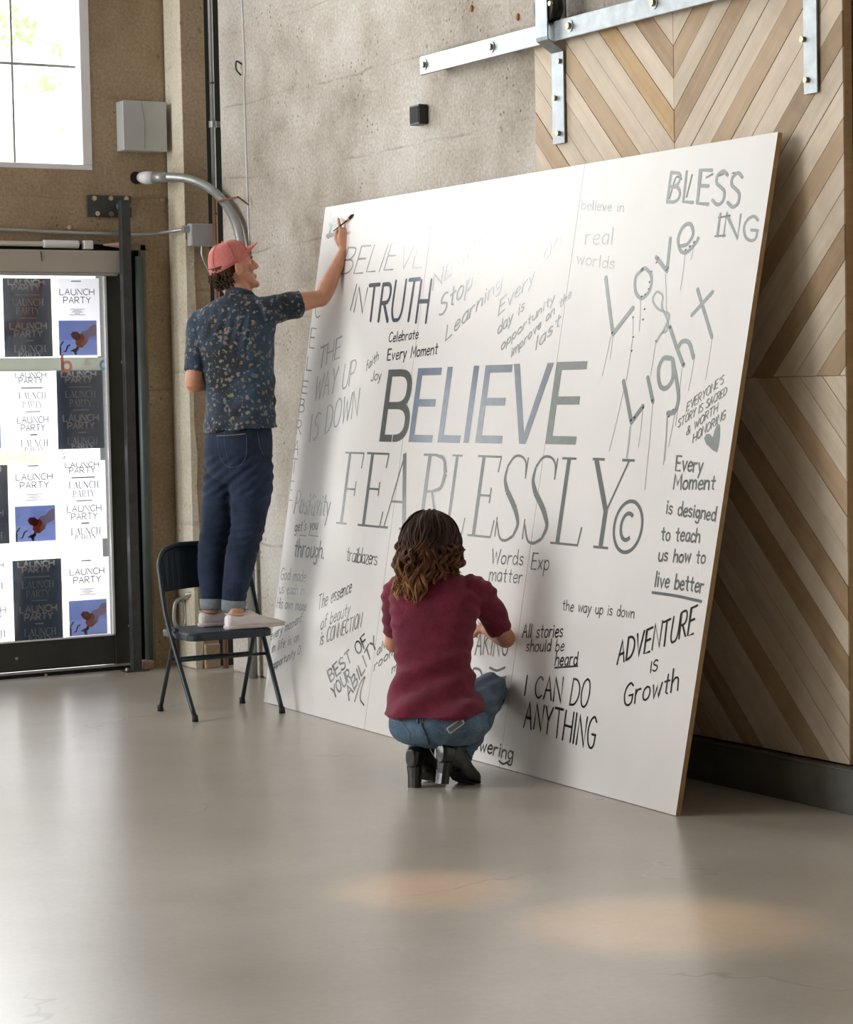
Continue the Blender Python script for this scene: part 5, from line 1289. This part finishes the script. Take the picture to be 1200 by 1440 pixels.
seam(jeans, [[(316, 606), (317, 630), (322, 650), (326, 668)], [(287, 600), (337, 603), (385, 595)]], stw, 'seam', jeans, .0012)
# slip-on shoes
shw = plain('white_canvas', srgb(238, 230, 228), .75, 0, .05, 20, .15, 500); sole = plain('white_rubber', srgb(206, 196, 194), .5, 0, .05, 14)
def shoe(H_, hd_, lab):
    F, R_, U = foot_frame(H_, hd_)
    P = lambda x, y, z_: H_ + F*x + R_*y + U*z_
    rs = [(-.002, .020, .062), (.010, .029, .074), (.035, .034, .074), (.075, .036, .070), (.105, .038, .082), (.13, .041, .080), (.165, .046, .062), (.21, .048, .046), (.25, .044, .037), (.28, .033, .029), (.298, .015, .022)]
    mb = MB(); mb.lofte([(P(x, 0, (.006 + t)/2), R_*w, U*(t - .006)/2) for x, w, t in rs], 24, 2.6)
    up = fuse('shoe_upper', mb, shw, man, .004, 2)
    mb = MB(); mb.lofte([(P(x, 0, .010), R_*(w + .003), U*.010) for x, w, t in [(-.006, .018, 0)] + rs[1:-1] + [(.303, .014, 0)]], 20, 5); so = mb.build('shoe_sole', sole, man, 0, True)
    mb = MB(); mb.tube(spline([P(.012, -.026, .075), P(.06, -.034, .070), P(.10, -.034, .083), P(.122, 0, .088), P(.10, .034, .083), P(.06, .034, .070), P(.012, .026, .075), P(.0, 0, .072)], 4, True), .0028, 6, True); mb.build('collar_edge', sole, up, 0, True)
    mb = MB(); mb.tube(spline([P(.10, -.040, .070), P(.135, -.044, .045), P(.128, -.046, .02)], 5), .0014, 5); mb.build('gore_seam', stw, up)
shoe(RH, 88, ''); shoe(LH, 92, '')
# cap
capm = fabric('pink_cotton', srgb(196, 112, 106), srgb(214, 134, 126), .1, 500, .1)
cp = MB(); n = 28; rings = []
def capring(t, grow=0.):
    # t 0 rim .. 1 crown ; rim dips towards the nape
    out = []
    for i in range(n):
        a = 6.2832*i/n; fx_, ly = math.cos(a), math.sin(a)
        rimz = .040 - .042*(.5 - .5*fx_); z_ = rimz + (.131 - rimz) * math.sin(t*math.pi/2)
        rad = max(.02, math.cos(t*math.pi/2 * .985))**.62
        out.append(T1(-.010 + fx_*(.106 + grow)*rad*1.0 + .004*(1-rad), ly*(.086 + grow)*rad, z_))
    return out
rings = [capring(0, -.005), capring(0, .001)] + [capring(t/9) for t in range(1, 10)]
cp.rings(rings); cap = cp.build('cap', capm, man, 0, True)
cb = MB(); cb.ball(T1(-.012, 0, .134), (.007, .007, .004), 10, M1); cb.build('cap_button', capm, cap, 0, True)
for k in range(6):
    a = math.pi/6 + k*math.pi/3; sb = MB()
    pts = [T1(-.010 + math.cos(a)*.1075*max(.02, math.cos(t*math.pi/2*.985))**.62 + .004*(1-max(.02, math.cos(t*math.pi/2*.985))**.62), math.sin(a)*.0875*max(.02, math.cos(t*math.pi/2*.985))**.62, (.040 - .042*(.5 - .5*math.cos(a))) + (.1325 - (.040 - .042*(.5 - .5*math.cos(a)))) * math.sin(t*math.pi/2)) for t in [q/12 for q in range(12)]]
    sb.tube(pts, .0013, 5); sb.build('cap_seam', capm, cap, 0, True)
br = MB(); top, bot = [], []
for i in range(13):
    a = -math.pi/2*.86 + math.pi*.86*i/12
    inn = (.092*math.cos(a)*1.0, .080*math.sin(a)); ou = (.092*math.cos(a) + .062*math.cos(a)**.6, .080*math.sin(a)*.94)
    z0_ = .046; top.append([T1(inn[0], inn[1], z0_ + .004), T1(ou[0], ou[1], z0_ + .008 + .034*math.cos(a)), T1(ou[0], ou[1], z0_ + .004 + .034*math.cos(a)), T1(inn[0], inn[1], z0_)])
br.rings(top); br.build('cap_brim', capm, cap, .001, True)
# dark curls below the cap
hm = fabric('dark_brown_hair', srgb(44, 32, 24), srgb(84, 62, 44), .1, 300, .3)
hr = MB(); random.seed(11)
for i in range(170):
    a = math.pi + random.uniform(-1.3, 1.3); z0_ = random.uniform(-.052, .008)
    back = .108 - max(0, -z0_ - .0) * .55; c0 = T1(-.012 + math.cos(a)*back*.98, math.sin(a)*(.078 - max(0, -z0_)*.15), z0_)
    ph = random.uniform(0, 6.28); rr_ = random.uniform(.005, .010); pts = []
    out = (c0 - Hc).normalized()
    for t in range(9):
        q = t/8; pts.append(c0 + out*(.004 + .006*q) - Uh*.030*q + (M1 @ Vector((math.cos(ph + 7*q), math.sin(ph + 7*q), 0)))*rr_*(.4 + q*.6))
    hr.tube(pts, [.0034]*8 + [.001], 5)
hb = MB(); hb.lofte([(T1(-.02, 0, z_), (M1 @ Vector((r_ + .003, 0, 0))), (M1 @ Vector((0, w, 0)))) for z_, r_, w in ((.03, .092, .079), (0, .088, .078), (-.03, .070, .070), (-.05, .045, .05))], 20)
tag(hr.build('hair', hm, man, 0, True), kind='stuff')
hb.build('hair_base', hm, man, 0, True)
# brush
A, B = px3(469, 325, 11.06), px3(488, 310.5, 11.03); ft = bsurf(*uv((497.5, 302.5)), .002)
pb = empty('paint_brush', A, 'small brush with orange handle and dark bristles in the raised hand of the man', 'brush')
r = MB(); r.tube([A, A.lerp(B, .4), B], [.0026, .0036, .0042], 10); r.build('handle', plain('brush_handle_dark', srgb(70, 40, 30), .4), pb, 0, True)
C_ = B.lerp(ft, .45); r = MB(); r.tube([B, B.lerp(C_, .5), C_], [.0044, .0065, .008], 10); r.build('ferrule', plain('brush_brass', srgb(206, 150, 74), .35, .6), pb, 0, True)
r = MB(); r.tube([C_, C_.lerp(ft, .6), ft], [.008, .0085, .0035], 10); r.build('bristles', plain('brush_bristle', srgb(38, 34, 44), .8), pb, 0, True)
# ------------------------------------------------------------------ the crouching woman
skin2 = skinmat('skin_woman', srgb(194, 138, 108), srgb(214, 158, 128))
wo = empty('person', (-.9, -2.02, 0), 'woman with wavy brown hair, burgundy top and jeans crouching before the white board', 'person')
tor = [(612, 798, 9.00, 40, .055, .055), (612, 809, 9.00, 40, .105, .075), (613, 820, 8.99, 40, .152, .088), (614, 838, 8.98, 40, .172, .10), (611, 870, 8.95, 38, .160, .105), (610, 900, 8.92, 38, .146, .104), (610, 930, 8.88, 38, .136, .10), (610, 960, 8.85, 40, .144, .11), (612, 985, 8.82, 42, .158, .125), (615, 1008, 8.80, 44, .172, .14), (617, 1024, 8.80, 44, .155, .12), (618, 1034, 8.81, 44, .10, .09)]
Rs, Re, Rw = px3(676, 836, 8.97), px3(712, 898, 9.06), px3(684, 886, 9.27)
Ls, Le, Lw = px3(557, 838, 9.04), px3(554, 905, 9.16), px3(600, 880, 9.36)
b = MB()
b.lofte(body_rings(ringspline([(x, y, d, h, a*.93, c*.92) for x, y, d, h, a, c in tor])), 28)
limb(b, [(Rs, .043), (Rs.lerp(Re, .5), .041), (Re.lerp(Rs, .12), .036), (Re, .0375), (Re.lerp(Rw, .25), .037), (Re.lerp(Rw, .6), .030), (Rw, .022)])
limb(b, [(Ls, .043), (Ls.lerp(Le, .5), .041), (Le.lerp(Ls, .12), .036), (Le, .0375), (Le.lerp(Lw, .25), .037), (Le.lerp(Lw, .6), .030), (Lw, .022)])
Fw, Rw_ = hv(52); Fw = (Fw + Vector((0, 0, -.22))).normalized(); Uw = (Vector((0, 0, 1)) - Fw*Fw.z).normalized()
Wc = px3(606, 766, 9.02)
T2, M2 = head_parts(b, Wc, Fw, Uw, .95)
limb(b, [(px3(612, 815, 8.99), .065), (px3(611, 800, 8.99), .05), (Wc + Vector((0, 0, -.055)), .047), (Wc, .045)])
hf = (px3(668, 880, 9.34) - Rw).normalized()
hand(b, Rw + hf*.006, hf, Vector((0, 0, 1)) - FW*.4, -RT + FW*.4, [(.5, .8, .5), (.7, .9, .5), (.8, .9, .6), (.9, 1, .6)], (.7, .4, .8), .88)
hf = (px3(625, 870, 9.40) - Lw).normalized()
hand(b, Lw + hf*.006, hf, Vector((0, 0, 1)) - FW*.3, FW, [(.5, .7, .4)]*4, (.7, .4, .8), .88)
Rh_, Rk, Ra = px3(654, 1012, 8.86), px3(691, 968, 9.19), px3(647, 1062, 8.82)
Lh_, Lk, La = px3(582, 1012, 8.92), px3(584, 968, 9.27), px3(594, 1060, 8.86)
for h_, k_, a_ in ((Rh_, Rk, Ra), (Lh_, Lk, La)):
    limb(b, [(h_, .066), (h_.lerp(k_, .5), .056), (k_, .044)]); limb(b, [(k_, .044), (k_.lerp(a_, .35), .044), (a_, .03)])
# feet inside the boots
def bootframe(ball, deg, pitch):
    F, R_ = hv(deg); F2 = F*math.cos(pitch) - Vector((0, 0, 1))*math.sin(pitch); U = R_.cross(F2); return ball, F2, R_, U
BR = bootframe(on(651, 1103, 2, .0), 74, .16); BLf = bootframe(on(606, 1100, 2, .0), 62, .0)
for (B_, F, R_, U), a_ in ((BR, Ra), (BLf, La)):
    b.tube([a_, B_ - F*.10 + U*.112, B_ - F*.055 + U*.092, B_ - F*.02 + U*.055, B_ + F*.03 + U*.036], [.03, .024, .022, .02, .012], 12)
body2 = fuse('body', b, skin2, wo, .0048, 3)
for s in (-1, 1):
    e_ = MB(); e_.ball(T2(.0835, s*.031, .006), .012, 14); eye = e_.build('eye', plain('eye_white', srgb(235, 228, 222), .3, 0, .02), wo, 0, True)
    e_ = MB(); e_.ball(T2(.0945, s*.031, .006), (.003, .005, .005), 12, M2); e_.build('iris', plain('eye_brown', srgb(60, 40, 28), .2), eye, 0, True)
# burgundy top with gathered short sleeves
top = MB()
tr_ = [(612, 803, 9.00, 40, .062, .06), (612, 811, 9.00, 40, .115, .080), (613, 821, 8.99, 40, .165, .095), (614, 838, 8.98, 40, .186, .110), (611, 870, 8.95, 38, .171, .116), (609.5, 900, 8.92, 38, .156, .114), (610, 930, 8.88, 38, .149, .112), (610, 960, 8.85, 40, .159, .124), (611, 985, 8.82, 42, .186, .16), (611, 1003, 8.80, 43, .196, .172)]
rr = body_rings(ringspline(tr_)); top.lofte(rr, 36)
ed = (Re - Rs).normalized(); Rse = Rs.lerp(Re, .80)
limb(top, [(Rs - ed*.05 - RT*.035, .052), (Rs - ed*.012, .058), (Rs.lerp(Re, .25), .061), (Rs.lerp(Re, .55), .056), (Rse, .049)])
ed = (Le - Ls).normalized(); Lse = Ls.lerp(Le, .78)
limb(top, [(Ls - ed*.045 + RT*.035, .052), (Ls - ed*.012, .056), (Ls.lerp(Le, .25), .055), (Ls.lerp(Le, .55), .050), (Lse, .044)])
def top_fold(c, n):
    x, y = pix(c); d = .003 * noise.noise(c * 8) + .0014 * noise.noise(c * 30)
    if y > 905: 
        u_ = (x - 560) * .5 + (y - 1000) * .87
        d += .0080 * math.sin(u_ * .14 + 3.0 * noise.noise(c * 3.5)) * min(1, (y - 905)/40)
    if 895 < y < 950 and x < 640: d += .003 * math.sin(y * .30 - x * .10 + 3*noise.noise(c*5)) * min(1, (y-895)/12, (950-y)/12)
    if (x > 655 and y < 850): d += .0035 * math.sin((x*.9 + y*.5) * .38 + 3*noise.noise(c*7)) * math.exp(-((y - 822)/22)**2)
    if (x < 565 and y < 890): d += .003 * math.sin((y - x*.3) * .4 + 3*noise.noise(c*7))
    if x > 655: d += .003 * math.sin((y - (x - 660)*.4) * .28 + 2*noise.noise(c*7))
    return d
burg = fabric('burgundy_jersey', srgb(98, 28, 48), srgb(128, 44, 66), .15, 600, .1, .8)
topo = fuse('top', top, burg, wo, .0065, 3, top_fold)
# jeans
dn2 = fabric('washed_blue_denim', srgb(68, 90, 112), srgb(112, 136, 158), .1)
j = MB()
j.lofte(body_rings(ringspline([(612, 975, 8.83, 42, .150, .12), (614, 992, 8.81, 44, .172, .145), (616, 1010, 8.80, 44, .190, .158), (617, 1028, 8.80, 44, .188, .158), (618, 1040, 8.81, 44, .158, .135), (618.5, 1048, 8.82, 44, .10, .09)])), 30)
for h_, k_, a_, q in ((Rh_, Rk, Ra, 1), (Lh_, Lk, La, 0)):
    limb(j, [(h_ + Vector((0, 0, -.01)), .086), (h_.lerp(k_, .35), .088), (h_.lerp(k_, .7), .079), (k_, .067), (k_ + (k_ - h_).normalized()*.012, .060)], 5, 24)
    limb(j, [(k_, .062), (k_.lerp(a_, .3), .066), (k_.lerp(a_, .65), .058), (k_.lerp(a_, .90), .050), (a_ + Vector((0, 0, -.005)), .046)], 5, 20)
def jf2(c, n):
    x, y = pix(c); d = .003 * noise.noise(c * 10)
    if x > 655: d += .0035 * math.sin((x*.4 + y*.9) * .38 + 2 * noise.noise(c * 8))
    return d
je2 = fuse('jeans', j, dn2, wo, .0062, 3, jf2)
lt = plain('stitch_light', srgb(128, 142, 152), .8); dk = plain('seam_dark', srgb(46, 60, 76), .8)
seam(je2, [[(545, 1012), (580, 1018), (590, 1018)], [(590, 1018), (625, 1010), (655, 999)], [(661, 1002), (655, 1016), (660, 1022), (676, 1030)], [(616, 1026), (628, 1032), (655, 1028)], [(560, 1012), (575, 1028), (577, 1040)], [(668, 960), (660, 985), (690, 1000)], [(705, 985), (690, 990), (675, 1000)]], lt, 'stitching', je2, .0012)
seam(je2, [[(591, 1004), (594, 1020), (601, 1036), (604, 1046)]], dk, 'seam', je2, .003)
seam(je2, [[(587, 1003), (588, 1018)], [(594, 1003), (595, 1017)]], dn2, 'belt_loop', je2, .004)
# phone in the back pocket
bm = bmesh.new(); bm.from_mesh(je2.data); bv = BVHTree.FromBMesh(bm); bm.free()
p0 = bv.ray_cast(CAM, ray(632, 1027))[0]; p1_ = bv.ray_cast(CAM, ray(652, 1013))[0]
ax = (p1_ - p0).normalized(); nn = (CAM - p0).normalized(); nn = (nn - ax*nn.dot(ax)).normalized(); sd_ = ax.cross(nn)
ph = empty('phone', p0, 'white-rimmed phone sticking out of the back pocket of the crouching woman', 'phone')
def slab(mb, x0, x1, y0, y1, z0, z1, rr, n=5):
    out = []
    for z_ in (z0, z1):
        ring = []
        for cx, cy, a0 in ((x1-rr, y1-rr, 0), (x0+rr, y1-rr, 90), (x0+rr, y0+rr, 180), (x1-rr, y0+rr, 270)):
            ring += [p0 + ax*(cx + rr*math.cos(math.radians(a0+90*i/n))) + sd_*(cy + rr*math.sin(math.radians(a0+90*i/n))) + nn*z_ for i in range(n+1)]
        out.append(ring)
    mb.rings(out)
r = MB(); slab(r, -.006, .066, -.013, .013, -.006, .005, .008); r.build('rim', plain('white_phone_case', srgb(226, 224, 220), .35), ph, .001)
r = MB(); slab(r, -.004, .060, -.008, .009, .005, .006, .005); r.build('back', plain('dark_phone_back', srgb(120, 134, 136), .2), ph)
# boots
lea = plain('black_leather', srgb(20, 18, 18), .28, 0, .3, 12, .2, 60, .6, .3)
for (B_, F, R_, U), a_ in ((BR, Ra), (BLf, La)):
    P = lambda x, y, z_: B_ + F*x + R_*y + U*z_
    mb = MB(); rs = [(-.145, .022, .078, .15), (-.13, .030, .076, .155), (-.10, .033, .070, .155), (-.06, .036, .048, .165), (-.02, .038, .014, .125), (.02, .041, .004, .082), (.055, .037, .005, .058), (.078, .022, .010, .042), (.086, .010, .016, .032)]
    mb.lofte([(P(x, 0, (z0+z1)/2), R_*w, U*(z1-z0)/2) for x, w, z0, z1 in rs], 20, 2.6)
    top_ = a_ + Vector((0, 0, .040)); mb.lofte([(P(-.10, 0, .10), F*.042, R_*.033), (P(-.102, 0, .14), F*.043, R_*.035), (P(-.102, 0, .14).lerp(top_, .6), F*.046, R_*.044), (top_, F*.052, R_*.05)], 20, 2.2)
    bt = fuse('boot', mb, lea, wo, .0042, 3, lambda c, n: .0015*noise.noise(c*30))
    mb = MB(); mb.lofte([(P(-.118, 0, .0), F*.021, R_*.025), (P(-.116, 0, .04), F*.021, R_*.025), (P(-.112, 0, .082), F*.027, R_*.030)], 16, 3.2); mb.build('heel', lea, bt, 0, False)
    mb = MB(); mb.lofte([(P(x, 0, z0 - .0 + .002), R_*(w+.002), U*.0045) for x, w, z0, z1 in rs[3:]], 16, 4); mb.build('sole', plain('boot_sole', srgb(12, 12, 12), .6), bt)
# hair: base volume and several hundred wavy locks
hg = NT('balayage_hair'); sp_x = hg.n('ShaderNodeSeparateXYZ'); hg.l(hg.co.outputs['Object'], sp_x.inputs[0])
mr = hg.n('ShaderNodeMapRange'); mr.inputs[1].default_value = Wc.z + .06; mr.inputs[2].default_value = Wc.z - .22; hg.l(sp_x.outputs['Z'], mr.inputs[0])
st = hg.noise(55, 3, .6, hg.mapping(scale=(1, 1, .25)))
fac = hg.math('ADD', mr.outputs[0], hg.math('MULTIPLY', hg.math('SUBTRACT', st, .5), 1.3))
hg.col(hg.ramp(fac, (.1, srgb(54, 34, 22)), (.5, srgb(98, 64, 40)), (.95, srgb(168, 122, 80)))); hg.set(Roughness=.6, Specular_IOR_Level=.25); hg.bump(hg.noise(300, 2, .5, hg.mapping(scale=(1, 1, .15))), .3, .001)
hb = MB()
hb.lofte([(T2(-.012, 0, z_), M2 @ Vector((r_, 0, 0)), M2 @ Vector((0, w, 0))) for z_, r_, w in ((.125, .02, .02), (.115, .062, .05), (.09, .095, .076), (.05, .113, .09), (.0, .116, .096), (-.05, .108, .098), (-.09, .09, .09))], 24)
hb.lofte([(px3(604, 770, 8.97), RT*.105, FW*.07), (px3(601, 795, 8.935), RT*.10, FW*.04), (px3(590, 812, 8.91), RT*.065, FW*.022), (px3(586, 826, 8.90), RT*.04, FW*.015)], 20)
fuse('hair_base', hb, fabric('hair_shadow', srgb(50, 34, 24), srgb(80, 56, 38), 0, 300, .3), wo, .007, 6)
hr = MB(); random.seed(5)
for cl in range(105):
    az = -2.5 + 5.0 * ((cl * .61803) % 1); lay = random.random(); start_el = random.uniform(.9, 1.45)
    c, s_ = math.cos(az), math.sin(az); R0 = 1.0 + .10*lay
    head = [T2(-.010 - c*math.cos(start_el*(1-t/6))*.122*R0, s_*math.cos(start_el*(1-t/6))*.106*R0, math.sin(start_el*(1-t/6))*.130*R0) for t in range(7)]
    low = head[-1]; x0, y0 = pix(low); sd = (x0 - 604) / 48
    ye = 848 + random.uniform(-36, 6) - 40 * min(1, max(0, (sd - .15)/.4))
    xe = (586 + sd*30 if sd < .1 else 589 + (sd - .1)*74) + random.uniform(-7, 7)
    De = 8.885 + random.uniform(-.03, .02) + .10*min(1, max(0, abs(sd) - .5)/.5)
    end = px3(xe, ye, De); ctrl = low.lerp(end, .45) + (low - Wc).normalized()*.014
    base_ = head + [low*(1-q)**2 + ctrl*2*q*(1-q) + end*q*q for q in [t/12 for t in range(1, 13)]]
    P_ = spline(base_, 2); N = len(P_); ph0_ = random.uniform(0, 6.28); am0 = random.uniform(.007, .0145); fr0 = random.uniform(11, 19) * random.choice((-1, 1))
    for k_ in range(11):
        ph_ = ph0_ + random.uniform(-.45, .45); am = am0*random.uniform(.8, 1.15); ox, oy, oz = (random.uniform(-.0095, .0095) for _ in range(3)); L_ = random.uniform(.86, 1)
        out = []
        for k in range(N):
            q = k/(N-1)*L_; kk = q*(N-1); i0 = min(N-2, int(kk)); p = P_[i0].lerp(P_[i0+1], kk - i0)
            a = ph_ + fr0*q*1.2; g_ = am*(.2 + min(1, q*1.7)); tp = 1 - .55*q
            out.append(p + RT*(math.cos(a)*g_ + ox*tp) + FW*(math.sin(a)*g_*.7 + oy*tp*.7) + UP*oz*.5*(1-q))
        w0 = random.uniform(.0022, .0042)
        hr.tube(out, [w0*(.5 + .9*min(1, k/8))*(1 if k < N-6 else (N-k)/7) for k in range(N)], 5)
tag(hr.build('hair', hg.m, wo, 0, True), kind='stuff')
# marker held in her right hand
A, B = px3(672, 876, 9.33), px3(664, 868, 9.44)
pn = empty('marker_pen', A, 'white marker in the right hand of the crouching woman', 'pen')
r = MB(); r.tube([px3(676, 884, 9.28), A, A.lerp(B, .7)], [.007, .007, .0065], 12); r.build('barrel', plain('white_marker', srgb(228, 228, 226), .4), pn, 0, True)
r = MB(); r.tube([A.lerp(B, .7), B], [.005, .002], 10); r.build('tip', M['black_plastic'], pn, 0, True)
